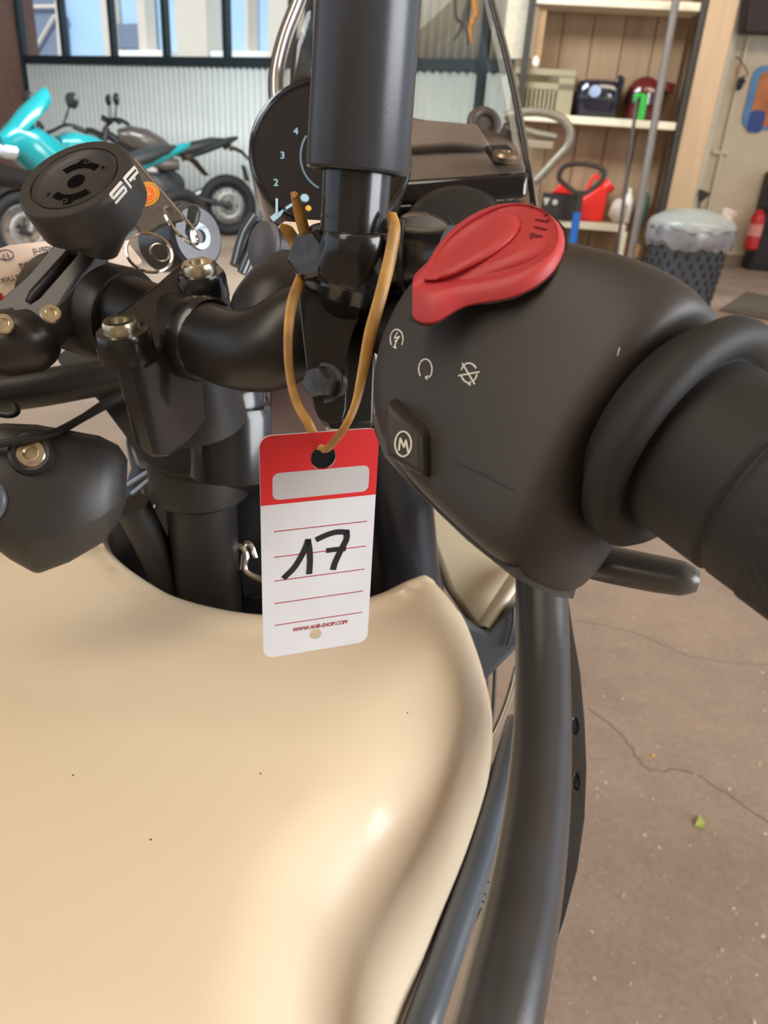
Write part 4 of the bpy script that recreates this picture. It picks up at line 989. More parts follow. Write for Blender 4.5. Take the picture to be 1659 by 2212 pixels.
# round plug beside the bracket
pa = VL(566, 532, -.80, .16, .55)
pc = P(566, 532, .335)
obj('plug', join(lathe(pc, pa, [(-.024, .006), (-.02, .0085), (-.006, .0088), (-.005, .0108), (0, .0108), (.0006, .0102), (.0006, 0)], 36)), mat('grey_plug_face', (.11, .11, .13), .4), BK, angle=50)
obj('plug_body', tube([pc - pa * .004, P(640, 545, .345)], [.0115, .012], 24, 1), M_BLACK, BK)

# ---- handlebar clamp with two bolts
bA = V(.84, -.30, .45).normalized()
fA = (V(.62, .47, -.62) - bA * V(.62, .47, -.62).dot(bA)).normalized()
uA = fA.cross(bA).normalized()
if uA.dot(UP) < 0: uA = -uA
cc = P(372, 690, .333)
def prof(w, h0, h1, rr):
    pr_ = []
    for (x, z) in ((-w, h0), (w, h0), (w, h1 * .35), (w * .82, h1 * .72), (w * .45, h1), (-w * .45, h1), (-w * .82, h1 * .72), (-w, h1 * .35)):
        pr_.append((x, z))
    return pr_
def cld(a, b): return .313 + ((a - 345) * .8 - (b - 660) * .6) * .00013
cpx = [(230, 704), (242, 676), (278, 650), (333, 610), (388, 562), (430, 548), (472, 560), (490, 594), (480, 632), (432, 680), (362, 752), (312, 782), (262, 780), (234, 752)]
clamp = obj('handlebar_clamp', prism([P(a, b, cld(a, b)) for a, b in cpx], -uA * .044 + bA * .002), M_PAINT, BK, bevel=.004, segs=4)
obj('clamp_collar', lathe(P(424, 728, .320), bA, [(0, .0175), (.005, .0180), (.008, .0170), (.0082, .015)], 40), M_PAINT, clamp, angle=50)
for px_, py_, e in ((262, 708, -1), (430, 582, 1)):
    c = P(px_, py_, cld(px_, py_) - .004)
    obj('clamp_boss', lathe(c - uA * .012, uA, [(0, .0112), (.009, .0108), (.011, .0098)], 30), M_PAINT, clamp, angle=50)
    obj('clamp_bolt', sockbolt(c - uA * .003, uA, .0072, .0062), M_STEEL, clamp, angle=30)
obj('clamp_gasket', tube([P(270, 838, .338), P(300, 845, .334), P(350, 828, .330), P(400, 800, .326)], .0011, 8, 6), M_STEEL, clamp)
obj('clamp_foot', tube([cc - uA * .018, cc - uA * .05], [.022, .026], 24, 1), M_BLACK, clamp)

# ---- steering head and dark frame below
obj('top_yoke', prism([P(p.x, p.y, .43) for p in smoothpoly([(120, 770), (230, 750), (420, 820), (560, 830), (590, 930), (560, 1005), (440, 1030), (330, 1010), (262, 930), (200, 850)], 3)], FWD * .05 - UP * .01), M_BLACK, BK, bevel=.006)
obj('steering_nut', lathe(P(505, 905, .40), V(.05, .95, .31), [(-.03, .023), (.004, .023), (.008, .0215), (.0085, .0165), (.016, .0160), (.018, .0145), (.018, 0)], 40), M_PAINT, BK, angle=40)
obj('steering_stem', lathe(P(425, 985, .47), V(.02, .9, .43), [(-.16, .020), (-.03, .022), (-.025, .030), (.01, .031), (.014, .03), (.03, .028)], 40), M_BLACK, BK, angle=40)
obj('dark_backing', pxprism([(258, 930), (330, 1000), (560, 960), (800, 940), (880, 1010), (960, 1270), (985, 1500), (300, 1500), (215, 1200), (225, 1130), (240, 1110), (275, 1010)], .56, .12), mat('frame_black', (.012, .013, .016), .3, coat=.2), BK, bevel=.01)  # dark backing block added to hide the floor and keep the gaps dark
obj('fork_tube', tube([P(400, 1010, .47), P(410, 1180, .50), P(404, 1400, .54)], .0135, 24, 2), mat('fork_grey', (.06, .062, .07), .3, metal=.5), BK)
obj('fork_tube', tube([P(845, 900, .50), P(870, 1100, .52), P(905, 1420, .56)], .021, 28, 2), mat('fork_dark_blue', (.03, .033, .042), .3, metal=.3), BK)
obj('frame_strut', tube([P(285, 1090, .47), P(330, 1180, .49), P(385, 1300, .52)], .011, 16, 3), M_BLACK, BK)
obj('frame_strut', tube([P(470, 1010, .48), P(460, 1150, .50), P(438, 1330, .53)], .004, 10, 3), M_GLOSS, BK)
for k_, (a, b) in enumerate((((272, 1050), (334, 1010)), ((286, 1066), (340, 1022)), ((350, 1040), (328, 1120)))):
    obj('cable', tube([P(a[0], a[1], .50), P(b[0], b[1], .49)], .0016 if k_ < 2 else .0012, 10, 1), mat('cable_highlight_blue', (.35, .40, .48), .15, metal=.6), BK)  # bluish highlights on the wires are put into the cable colour
clip = [(498, 1240), (505, 1190), (520, 1182), (532, 1200), (530, 1232), (560, 1250), (575, 1248)]
obj('hose_clip', tube([P(a, b, .50) for a, b in clip], .0022, 10, 5), M_CHROME, BK)
obj('hose_clip', tube([P(a, b, .505) for a, b in ((520, 1230), (528, 1180), (542, 1178), (552, 1205))], .002, 10, 5), M_CHROME, BK)
obj('frame_gusset', pxprism([(300, 1050), (380, 1030), (420, 1120), (395, 1260), (330, 1200)], .53, .01), mat('gusset_brown_black', (.03, .024, .02), .25, coat=.4), BK, bevel=.003)
obj('frame_gusset', pxprism([(480, 1050), (560, 1040), (640, 1080), (640, 1280), (520, 1300)], .535, .01), mat('frame_black', (0, 0, 0)), BK, bevel=.003)

# ---- far side control housing with cable (left of the tank top)
sec2 = [((-150, 960), (-140, 1100)), ((-60, 925), (-40, 1160)), ((10, 915), (22, 1208)), ((80, 918), (80, 1240)), ((150, 930), (150, 1214)), ((215, 942), (222, 1172)), ((256, 962), (256, 1128)), ((276, 992), (272, 1085))]
rings = []
ax2 = V(.9, .05, -.3)
for i, (T_, B_) in enumerate(sec2):
    d = .345 + .004 * i; t3, b3 = P(*T_, d), P(*B_, d); c = (t3 + b3) / 2; A = (t3 - b3) / 2; Wv = ax2.cross(A).normalized()
    if Wv.dot(FWD) > 0: Wv = -Wv
    rw = A.length * .55
    shp = [(1, -.9), (1.0, .1), (.93, .55), (.70, .85), (.1, 1.0), (-.50, .98), (-.58, .92), (-.94, .30), (-1, .1), (-1, -.9)]
    rings.append([c + A * a_ + Wv * (rw * b_) for a_, b_ in shp])
lh = obj('control_housing', loft(rings), mat('grey_black_plastic', (.035, .032, .03), .42, bump=.08, bscale=2500), BK, angle=34, bevel=.0022, segs=3)
lh['label'] = 'dark control housing with one steel screw'
lhb = bvh_obj(lh)
p, nn = onsurf(lhb, 68, 980)
obj('screw_recess', torus(p, nn, .0080, .0022, 28, 8), M_BLACK, lh)
obj('screw', sockbolt(p - nn * .001, nn, .0066, .003), M_STEEL, lh)
p, nn = onsurf(lhb, -44, 1080)
obj('indicator_button', lathe(p, nn, [(-.002, .0082), (.002, .008), (.004, .005), (.0045, 0)], 24), mat('amber_lens', srgb(220, 130, 30), .3), lh)
obj('button_ring', torus(p, nn, .0095, .0024, 32, 10), mat('grey_blue_trim', (.12, .13, .16), .3), lh)
obj('control_cable', tube([P(-80, 975, .335), P(20, 955, .335), P(110, 938, .345), P(180, 902, .37), P(230, 872, .39), P(300, 838, .41)], [.0019, .0019, .0019, .0019, .0026, .0032], 12, 6), M_RUB, BK)
obj('cable_hook', tube([P(-20, 890, .36), P(20, 896, .36), P(36, 888, .36), P(30, 874, .36)], .0018, 10, 5), M_BLACK, BK)
obj('clutch_lever', tube([P(-120, 360, .50), P(0, 378, .47), P(60, 388, .45), P(120, 395, .43)], [.0075, .007, .0055, .005], 14, 4), M_RUB, BK)

# ---- instrument dial
ga = V(.10, .10, .99).normalized(); gc = P(715, 338, .47)
GR = 176 / FPX * .47
dial = obj('instrument_dial', lathe(gc, ga, [(-.05, GR * .6), (-.03, GR * .98), (0, GR), (.004, GR * .99), (.006, GR * .965), (.005, GR * .94), (.003, GR * .93)], 72), M_GLOSS, BK, angle=40)
face = obj('dial_face', lathe(gc + ga * .0005, ga, [(0, GR * .93), (.0026, GR * .93), (.0026, 0)], 60), mat('dial_face_black', (.010, .009, .010), .25), dial)
fb = bvh_obj(face)
gn, gu, gv_ = ga, (UP - ga * UP.dot(ga)).normalized(), None
gr_ = gu.cross(ga)
M_LCD = mat('cyan_display_digit', (.30, .48, .56), .5, emis=.25)
for s_, a, b in (('1', 600, 447), ('2', 597, 395), ('3', 611, 336), ('4', 640, 284)):
    p, nn = onsurf(fb, a, b)
    mw = Matrix.Translation(p + ga * .0005 - gr_ * .0018 - gu * .0022) @ Matrix((gr_, gu, ga)).transposed().to_4x4()
    text('numeral', s_, M_LCD, mw, .0062, face)
obj('needle', stroke(fb, [(590, 472), (612, 454), (634, 440)], 7), M_LCD, face, smooth=False)
obj('display_arc', stroke(fb, arc(715, 338, 66, 75, 115, 215), 3.5, lift=.0004), mat('dim_blue_arc', (.12, .2, .26), .4, emis=.2), face, smooth=False)
p, nn = onsurf(fb, 658, 428); obj('cyan_lamp', lathe(p, nn, [(0, .0026), (.0006, .0024), (.0007, 0)], 14), M_LCD, face)
p, nn = onsurf(fb, 666, 450); obj('amber_lamp', lathe(p, nn, [(0, .0018), (.0006, .0016), (.0007, 0)], 14), mat('amber_display_dot', (.6, .3, .06), .4, emis=.5), face)
obj('dial_bracket', pxprism([(600, 480), (640, 470), (700, 480), (720, 560), (640, 560), (590, 520)], .44, .02), M_GLOSS, BK, bevel=.004)
obj('bracket_strut', tube([P(555, 470, .46), P(530, 510, .46), P(512, 575, .46)], .0045, 12, 4), mat('blue_grey_strut', (.10, .12, .15), .25, metal=.5), BK)
obj('bracket_strut', tube([P(572, 480, .455), P(548, 530, .455), P(522, 590, .455)], .003, 12, 4), mat('blue_grey_strut', (0, 0, 0)), BK)

# ---- headlight cowl behind the dial
M_COWL = mat('cowl_plastic', (.15, .122, .10), .42, bump=.1, bscale=1800)
cw = obj('headlight_cowl', hexa([P(840, 398, .585), P(1143, 374, .575), P(1110, 300, .66), P(850, 290, .67)], [P(835, 345, .60), P(1128, 345, .585), P(1086, 286, .66), P(880, 250, .68)]), M_COWL, BK, bevel=.006, segs=3)
obj('cowl_top', pxprism([(860, 252), (1030, 266), (1052, 300), (1060, 312), (1040, 318), (980, 312), (860, 322)], .60, .02), mat('cowl_top_plastic', (.17, .13, .10), .5, bump=.3, bscale=900), cw, bevel=.003)
obj('cowl_band', hexa([P(835, 396, .572), P(1141, 372, .562), P(1138, 425, .562), P(1130, 436, .565)][:0] + [P(838, 446, .575), P(1136, 428, .562), P(1136, 428, .62), P(838, 446, .63)], [P(836, 392, .572), P(1142, 371, .560), P(1142, 371, .62), P(836, 392, .63)]), M_GLOSS, cw, bevel=.003)
obj('cowl_lower', hexa([P(838, 500, .60), P(1128, 470, .58), P(1128, 470, .64), P(838, 500, .66)], [P(836, 448, .578), P(1134, 431, .566), P(1134, 431, .64), P(836, 448, .65)]), M_BLACK, cw, bevel=.003)
obj('fastener_recess', pxprism([(1048, 312), (1096, 310), (1120, 332), (1118, 345), (1072, 348)], .57, .01), M_BLACK, cw, bevel=.002)
obj('fastener', lathe(P(1094, 334, .567), V(.1, .75, .65), [(-.004, .010), (0, .0108), (.002, .009), (.002, .004), (.001, .003)], 24), mat('brown_steel', (.28, .22, .16), .3, metal=.8), cw, angle=40)
obj('cowl_knob', torus(P(1046, 268, .66), V(.2, .1, .97), .0115, .0042, 30, 12), mat('knob_grey', (.11, .095, .085), .4), cw)
obj('cowl_knob', lathe(P(1046, 266, .665), V(.2, .1, .97), [(-.01, .013), (.004, .012), (.005, 0)], 24), mat('knob_grey', (.11, .095, .085), .4), cw)
obj('cowl_knob', lathe(P(1104, 282, .645), V(.2, .6, .7), [(-.01, .0085), (.003, .008), (.006, .005), (.007, 0)], 20), mat('knob_grey', (0, 0, 0)), cw)
obj('headlight_shell', lathe(P(925, 535, .50), V(.35, .25, .90), [(-.06, .026), (-.02, .030), (.0, .027), (.006, .018), (.008, 0)], 36), mat('grey_gloss_shell', (.10, .092, .085), .16, coat=.6), BK, angle=70)
obj('wire_seam', tube([P(968, 470, .485), P(985, 500, .48), P(990, 540, .48)], .0008, 6, 3), M_BLACK, BK)

obj('headlight_body', loft([[P(975, 540, .60) + RGT * (.052 * k_ * cos(a)) + UP * (.042 * k_ * sin(a)) + FWD * f_ for a in [2 * pi * j / 28 for j in range(28)]] for f_, k_ in ((-.07, .45), (-.05, .7), (-.01, .9), (.05, 1), (.10, 1), (.13, .85))]), M_BLACK, BK)
for q in (((500, 880, .46), (640, 700, .50), (740, 560, .53), (720, 420, .52)), ((520, 900, .46), (700, 740, .52), (860, 600, .55), (960, 500, .62)), ((800, 600, .54), (880, 500, .58), (930, 400, .62))):
    obj('headlight_stay', tube([P(*p) for p in q], .007, 12, 5), M_BLACK, BK)
# front wheel and forks under the headlight
wc = Vector((-.07, .98, .31))
fw = obj('front_wheel', torus(wc, (1, .02, 0), .265, .045, 56, 14), M_TYRE, BK)
obj('rim', torus(wc, (1, .02, 0), .212, .014, 48, 8, 2.2), M_ENG, fw)
for k in range(12):
    a = 2 * pi * k / 12
    obj('spoke', tube([wc + Vector((.02 * (-1) ** k, 0, 0)), wc + Vector((0, .21 * cos(a), .21 * sin(a)))], .002, 6, 1), M_ALLOY, fw)
obj('hub', lathe(wc - Vector((.06, 0, 0)), (1, 0, 0), [(0, .03), (.02, .045), (.1, .045), (.12, .03)], 20), M_ENG, fw)
for dx in (-.085, .085):
    obj('fork_leg', tube([wc + Vector((dx, 0, 0)), wc + Vector((dx, -.22, .42)), wc + Vector((dx * 1.05, -.36, .66))], [.026, .024, .02], 20, 4), M_BLACK, BK)

# ---- windscreen
ws_l = [(668, -70), (640, 10), (615, 75), (598, 140), (594, 185), (598, 245), (606, 300)]
ws_r = [(1043, -70), (1062, 10), (1085, 95), (1108, 190), (1122, 262), (1138, 350), (1152, 445)]
cols = 14; gridv = []
for i in range(len(ws_l)):
    a, b = P(*ws_l[i], .66), P(*ws_r[i], .63)
    gridv.append([a.lerp(b, j / cols) + (FWD * .10 * sin(pi * j / cols)) for j in range(cols + 1)])
vs = [p for r in gridv for p in r]; fs = [(i * (cols + 1) + j, i * (cols + 1) + j + 1, (i + 1) * (cols + 1) + j + 1, (i + 1) * (cols + 1) + j) for i in range(len(ws_l) - 1) for j in range(cols)]
wsn = obj('windscreen', (vs, fs), glass('windscreen_acrylic', (.80, .78, .75), .05, .03), BK)
so = wsn.modifiers.new('th', 'SOLIDIFY'); so.thickness = .003
wsn['label'] = 'clear acrylic windscreen'
obj('windscreen_edge', tube([P(a, b, .66) for a, b in ws_l], .0042, 12, 4), mat('clear_edge_silver', (.45, .45, .46), .10, metal=.9), wsn)
obj('windscreen_edge', tube([P(a - 8, b, .665) for a, b in ws_l], .0030, 10, 4), M_GLOSS, wsn)
obj('windscreen_edge', tube([P(a + 13, b + 4, .67) for a, b in ws_l[:6]], .0022, 10, 4), mat('clear_edge_silver', (0, 0, 0)), wsn)
obj('windscreen_edge', tube([P(a, b, .63) for a, b in ws_r], .0024, 10, 4), M_GLOSS, wsn)
obj('windscreen_edge', tube([P(a + 7, b, .628) for a, b in ws_r], .0013, 8, 4), mat('clear_edge_silver', (0, 0, 0)), wsn)  # silver strip stands in for the white highlight along the dark edge
obj('screen_mount', pxprism([(628, 110), (652, 60), (668, 120), (675, 190), (640, 210), (625, 180)], .70, .012), M_BLACK, BK, bevel=.003)

# ---- right flank: shroud, radiator guard, crash bars
obj('radiator_shroud', pxprism([(900, 1100), (925, 1075), (1125, 1200), (1118, 1255), (1052, 1362), (1018, 1352), (965, 1275)], .64, .09), M_SHROUD, BK, bevel=.006, segs=3)
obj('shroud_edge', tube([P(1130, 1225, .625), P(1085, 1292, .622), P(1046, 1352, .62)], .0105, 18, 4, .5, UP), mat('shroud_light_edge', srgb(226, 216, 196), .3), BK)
obj('radiator_guard', pxprism([(960, 1280), (1015, 1345), (1055, 1368), (1120, 1300), (1125, 1395), (1040, 1480), (1000, 1420)], .60, .03), mat('guard_slate', (.055, .062, .072), .45), BK, bevel=.004)
obj('guard_crease', tube([P(1110, 1310, .597), P(1108, 1350, .597), P(1096, 1395, .597)], .0012, 8, 3), M_BLACK, BK)
obj('brake_pipe', tube([P(1118, 1440, .60), P(1102, 1500, .60), P(1082, 1555, .60), P(1060, 1600, .60)], .0028, 10, 4), M_CHROME, BK)
obj('brake_pipe', tube([P(1070, 1440, .63), P(1065, 1530, .63), P(1055, 1600, .63)], .0016, 8, 4), M_BLACK, BK)
obj('crankcase', pxprism([(1000, 1460), (1060, 1420), (1052, 1600), (1075, 1700), (1050, 1960), (930, 2212), (820, 2400), (800, 1700)], .62, .10), M_BLACK, BK, bevel=.01)
cb = [(950, 1000, .57), (1050, 1030, .53), (1130, 1085, .485), (1162, 1150, .455), (1168, 1225, .43), (1172, 1400, .405), (1172, 1560, .375), (1164, 1710, .340), (1146, 1860, .308), (1122, 2000, .283), (1094, 2130, .263), (1060, 2280, .245), (1020, 2440, .232)]
obj('crash_bar', tube([P(*q) for q in cb], .0142, 36, 8), M_GREY, BK)
tb2 = [(1120, 1560, .44), (1085, 1680, .415), (1042, 1830, .38), (1000, 1960, .35), (955, 2090, .325), (905, 2235, .30), (850, 2400, .285)]
obj('lower_crash_bar', tube([P(*q) for q in tb2], .0072, 24, 8), mat('blue_grey_powder_coat', (.075, .085, .10), .3), BK)
def dpl(a, b): return .44 - (b - 1250) * .00019
pl_o = [(1160, 1235), (1224, 1262), (1238, 1360), (1254, 1450), (1264, 1560), (1268, 1660), (1264, 1770), (1248, 1880), (1222, 1980), (1186, 2090), (1140, 2215), (1080, 2360), (1040, 2360), (1120, 2000), (1160, 1700), (1168, 1450)]
slot = lambda cx_, cy_: [(cx_ + 7 * cos(2 * pi * i / 10), cy_ - 20 * sin(2 * pi * i / 10)) for i in range(10)]
pl = prism([P(a, b, dpl(a, b)) for a, b in pl_o], FWD * .006, [[P(a, b, dpl(a, b)) for a, b in slot(*s_)] for s_ in ((1243, 1570), (1245, 1690))])
obj('side_rack_plate', pl, M_GREY, BK, bevel=.0015)
obj('slot_backing', prism([P(a, b, dpl(a, b) + .012) for a, b in [(1200, 1500), (1245, 1500), (1252, 1600), (1253, 1740), (1200, 1760)]], FWD * .004), M_BLACK, BK)  # black sheet behind the slots paints them as dark recesses
for a, b in ((1040, 1930), (1035, 1945), (1046, 1915)):
    obj('frame_bolt', hexbolt(P(a, b, .52), V(.5, .1, .85), .005, .005), M_DSTEEL, BK)

# ============================================================ PRICE TAG AND RUBBER BAND
hx = Vector((cos(radians(21)), sin(radians(21)), 0)); dn = Vector((0.005, 0.02, -1)).normalized(); hx = (hx - dn * hx.dot(dn)).normalized()
TN = dn.cross(hx).normalized()
if TN.dot(FWD) > 0: TN = -TN
T0 = P(560, 943, .247); TW, TH = .0412, .0900
def tp(u, v, k=0.0): return T0 + hx * (u * TW) + dn * (v * TH) + TN * k
def trr(u0, u1, v0, v1, r, k, kk=6):
    o = []; ru, rv = r / TW, r / TH
    for cu, cv_, a0 in ((u1 - ru, v0 + rv, -90), (u1 - ru, v1 - rv, 0), (u0 + ru, v1 - rv, 90), (u0 + ru, v0 + rv, 180)):
        for i in range(kk + 1):
            a = radians(a0 + 90 * i / kk); o.append(tp(cu + ru * cos(a), cv_ + rv * sin(a), k))
    return o
def circ(u, v, r, k, n=24): return [tp(u + r / TW * cos(2 * pi * i / n), v + r / TH * sin(2 * pi * i / n), k) for i in range(n)]
HR = .0044; hu, hv = .525, .103
tg_ = thing('price_tag', tp(.5, 1), 'red and white paper tag with handwritten 17 hanging from mirror bracket', 'tag')
obj('card', prism(trr(0, 1, 0, 1, .0040, 0), -TN * .0006, [circ(hu, hv, HR, 0), circ(.485, .915, .0024, 0)]), M_TAGW, tg_)
hdr = []
ru, rv = .0040 / TW, .0040 / TH
for cu, cv_, a0 in ((1 - ru, rv, -90), (ru, rv, 180)):
    seq = [tp(cu + ru * cos(radians(a0 + 90 * i / 6)), cv_ + rv * sin(radians(a0 + 90 * i / 6)), .00012) for i in range(7)]
    hdr.append(seq)
hd = hdr[1] + hdr[0] + [tp(1, .280, .00012), tp(0, .280, .00012)]
obj('red_header', prism(hd, -TN * .0001, [circ(hu, hv, HR, .00012), trr(.10, .93, .150, .262, .0023, .00012)]), M_TAGR, tg_)
obj('label_field', prism(trr(.10, .93, .150, .262, .0023, .00008), -TN * .00005), mat('tag_field_white', (.50, .48, .475), .5, var=.03), tg_)
for v in (.397, .512, .622, .730, .838):
    obj('ruled_line', ribbon([tp(.11, v), tp(.93, v)], TN, .00032, .0001), M_TAGL, tg_, smooth=False)
def ink(uv, w=.0021):
    q, _ = catmull([tp(a, b, .00015) for a, b in uv], [1] * len(uv), 5); return obj('handwritten_stroke', ribbon(q, TN, w, .00008), M_INK, tg_, smooth=False)
ink([(.20, .610), (.29, .567), (.37, .500), (.405, .455)]); ink([(.405, .455), (.42, .50), (.425, .55), (.42, .603)])
ink([(.49, .452), (.57, .438), (.66, .430), (.75, .436)]); ink([(.75, .436), (.75, .470), (.70, .520), (.655, .570), (.64, .598)], .0022); ink([(.585, .510), (.66, .510), (.735, .512)], .0019)
mw = Matrix.Translation(tp(.27, .884, .0001)) @ Matrix((hx, -dn, TN)).transposed().to_4x4() @ Matrix.Diagonal((.80, 1, 1, 1))
text('printed_address', 'WWW.AHB-SHOP.COM', mat('tag_red_text', (.42, .03, .04), .5), mw, .0025, tg_, .25)

# rubber band: from the bracket down through the hole and back up
band = thing('rubber_band', P(700, 930, .25), 'amber rubber band looped round the mirror stem holding the tag', 'rubber band')
hole = tp(hu - .03, .058)
lp = [P(655, 588, .2605), P(632, 650, .256), P(623, 720, .254), P(625, 800, .2535), P(640, 868, .2525), P(668, 918, .252), hole - TN * .0016, tp(hu - .02, .062, .0004), tp(hu + .03, .052, .0022), P(745, 922, .2455), P(768, 872, .246), P(784, 800, .2475), P(800, 720, .2475), P(822, 640, .2465), P(842, 560, .2455), P(852, 495, .2455), P(846, 462, .2475)]
rr = [.0020, .0020, .0017, .0015, .0015, .0016, .0014, .0014, .0015, .0014, .0015, .0019, .0023, .0023, .0023, .0022, .0018]
obj('band_loop', tube(lp, rr, 12, 8, .55, TN), M_BAND, band)
obj('band_tail', tube([P(668, 545, .262), P(660, 510, .262), P(648, 465, .258), P(637, 424, .254)], [.0019, .0020, .0020, .0014], 12, 5, .6, -FWD), M_BAND, band)
obj('band_tail', tube([P(645, 560, .266), P(636, 525, .266), P(622, 500, .264), P(605, 488, .262)], [.0022, .0022, .0022, .0010], 12, 5, .6, -FWD), M_BAND, band)
obj('frayed_tip', join(*[tube([P(637, 428, .254), P(637 + dx, 414 + dy, .254)], [.0010, .0005], 6, 1) for dx, dy in ((-7, 2), (0, 0), (5, 3), (-3, 6))]), M_BAND, band)
sc_ = obj('paper_scrap', pxprism([(600, 490), (615, 478), (640, 480), (655, 474), (692, 476), (692, 500), (655, 502), (620, 512)], .30, .0006), mat('cream_paper', srgb(238, 214, 188), .6), bevel=0)
tag(sc_, 'torn cream paper scrap tucked behind the mirror stem', 'paper')

# ============================================================ PHONE MOUNT
n_ = VL(160, 398, -.37, .795, .48).normalized()
pc = P(160, 384, .300); PR = 130 / FPX * .300
pm = thing('phone_mount', P(60, 800, .33), 'round black phone mount on a slotted arm clamped to handlebar', 'phone mount')
M_PM = mat('phone_mount_black', (.032, .028, .026), .45, bump=.06, bscale=2500, var=.06)
hd_ = lathe(pc, n_, [(-.0215, PR * .60), (-.020, PR * .80), (-.0155, PR * .82), (-.015, PR * .985), (-.003, PR), (-.0008, PR * .985), (0, PR * .955), (.0, PR * .78), (-.0007, PR * .77), (-.0007, PR * .755), (0, PR * .745), (-.0008, PR * .70), (-.0016, PR * .62), (-.0016, 0)], 80, hint=UP)
head = obj('mount_head', hd_, M_PM, pm, angle=45)
hbv = bvh(hd_)
_, u_, v_ = basis(n_, UP)
def mp(x, y, k=0): return pc + u_ * (y * PR) - v_ * (x * PR) + n_ * (-.0016 + k)
M_PIT = mat('mount_recess_black', (.003, .003, .003), .8, spec=.05)
def pitp(poly): return prism([mp(x, y, .0002) for x, y in poly], -n_ * .0006)
obj('centre_hole', pitp([(.17 * cos(a) * .9, .17 * sin(a)) for a in [2 * pi * i / 24 for i in range(24)]]), M_PIT, head)
for sgn in (1, -1):
    q = [(.34 * cos(radians(a)), .34 * sin(radians(a))) for a in range(42, 139, 8)] + [(.50 * cos(radians(a)), .50 * sin(radians(a))) for a in range(138, 100, -8)] + [(.58 * cos(radians(98)), .58 * sin(radians(98))), (.58 * cos(radians(86)), .58 * sin(radians(86)))] + [(.48 * cos(radians(a)), .48 * sin(radians(a))) for a in range(80, 41, -8)]
    obj('lock_slot', pitp([(x * sgn, y * sgn) for x, y in q]), M_PIT, head)
for a in (20, 70, 200, 250):
    a += 15
    c = mp(.50 * cos(radians(a)), .50 * sin(radians(a)))
    obj('pin_hole', torus(c, n_, .0011, .0004, 16, 6), M_PM, head)
    obj('pin_hole', lathe(c, n_, [(-.0002, .001), (.0002, .001), (.0002, 0)], 10), M_PIT, head)
O_, e1, e2 = (250, 441), (26, -30), (-15, -20)
def lm(u, v, o=O_): return (o[0] + u * e1[0] + v * e2[0], o[1] + u * e1[1] + v * e2[1])
S_ = [[lm(*q) for q in ((.95, .9), (.08, .9), (.08, .5), (.92, .5), (.92, .1), (.05, .1))]]
O2 = (O_[0] + e1[0] * 1.14, O_[1] + e1[1] * 1.14)
P_ = [[lm(*q, O2) for q in ((.08, .0), (.08, .9), (.92, .9), (.92, .45), (.25, .45))]]
obj('brand_lettering', join(*[stroke(hbv, s_, 6.2, False, 5) for s_ in S_ + P_] + [stroke(hbv, [(289, 388), (291, 385)], 3)]), M_WHITE, head, smooth=False)
# slotted arm
at = [(128, 512), (228, 506), (196, 566), (104, 690), (50, 740), (-30, 745), (-60, 700), (-10, 655), (58, 595)]
slot_ = [(150, 536), (168, 534), (163, 552), (84, 642), (66, 654), (58, 648), (64, 634), (140, 550)]
an = V(-.25, .72, .65).normalized()
def ad(a, b): return .318 + (760 - b) * .00006
arm = obj('slotted_arm', prism([P(a, b, ad(a, b)) for a, b in at], -an * .008, [[P(a, b, ad(a, b)) for a, b in slot_]]), M_ANOD, pm, bevel=.0012)
obj('arm_rib', prism([P(a, b, ad(a, b) - .0005) for a, b in ((170, 545), (214, 520), (104, 690), (60, 724), (30, 726))], -an * .0125), M_ANOD, arm, bevel=.001)
obj('clamp_block', tube([P(-60, 730, .330), P(10, 742, .328), P(60, 735, .327), P(92, 715, .33)], [.013, .0145, .0145, .0110], 20, 5), M_ANOD, pm)
for a, b, r_ in ((110, 681, .0042), (8, 703, .0044)):
    obj('arm_bolt', sockbolt(P(a, b, .3105), V(.35, .25, .9), r_, .0022), M_STEEL, pm, angle=30)
obj('mount_neck', tube([pc - n_ * .0205, P(205, 530, .325)], [.012, .010], 20, 1), M_PM, pm)
obj('bar_clamp', lathe(P(205, 668, .352), bA, [(-.03, .0205), (-.027, .022), (.02, .022), (.023, .0205)], 40), M_BLACK, pm, angle=45)

# ============================================================ KEY, RINGS, FOB, PAPER TAG
ig = obj('ignition_lock', lathe(P(424, 512, .40), VL(424, 512, .62, .12, .77), [(-.03, .015), (-.006, .0165), (0, .0165), (.002, .0145), (.002, .0072)], 40), mat('lock_grey', (.09, .09, .095), .3, metal=.4), BK, angle=40)
obj('lock_barrel', lathe(P(424, 512, .40), VL(424, 512, .62, .12, .77), [(.001, .0072), (.0035, .0066), (.0035, .0035), (.001, .003), (.001, 0)], 28), M_CHROME, ig)
fob = thing('key_fob', P(395, 480, .372), 'brown leather key fob with round orange emblem behind phone mount', 'key fob')
fpx = [(262, 350), (283, 334), (300, 348), (396, 462), (394, 474), (345, 486), (318, 506), (300, 500), (250, 420)]
fobv = prism([P(a, b, .372) for a, b in fpx], FWD * .003)
obj('leather', fobv, mat('brown_leather', (.085, .062, .045), .5, bump=.3, bscale=1200), fob, bevel=.0006)
fbv = bvh(fobv)
obj('stitch_edge', stroke(fbv, [(292, 345), (394, 466)], 2.2, lift=.0003), mat('pale_leather_edge', (.30, .25, .19), .6), fob, smooth=False)
M_OR = mat('orange_print', srgb(240, 96, 30), .5); M_YE = mat('yellow_print', srgb(222, 158, 40), .5)
def fcirc(rx, ry, k): return [P(316 + rx * cos(2 * pi * i / 28) * .92 + ry * sin(2 * pi * i / 28) * .1, 419 + ry * sin(2 * pi * i / 28) * .9 - rx * .18 * cos(2 * pi * i / 28), .372 - k) for i in range(28)]
em = obj('emblem', prism(fcirc(31, 29, .0003), FWD * .0003), M_YE, fob)
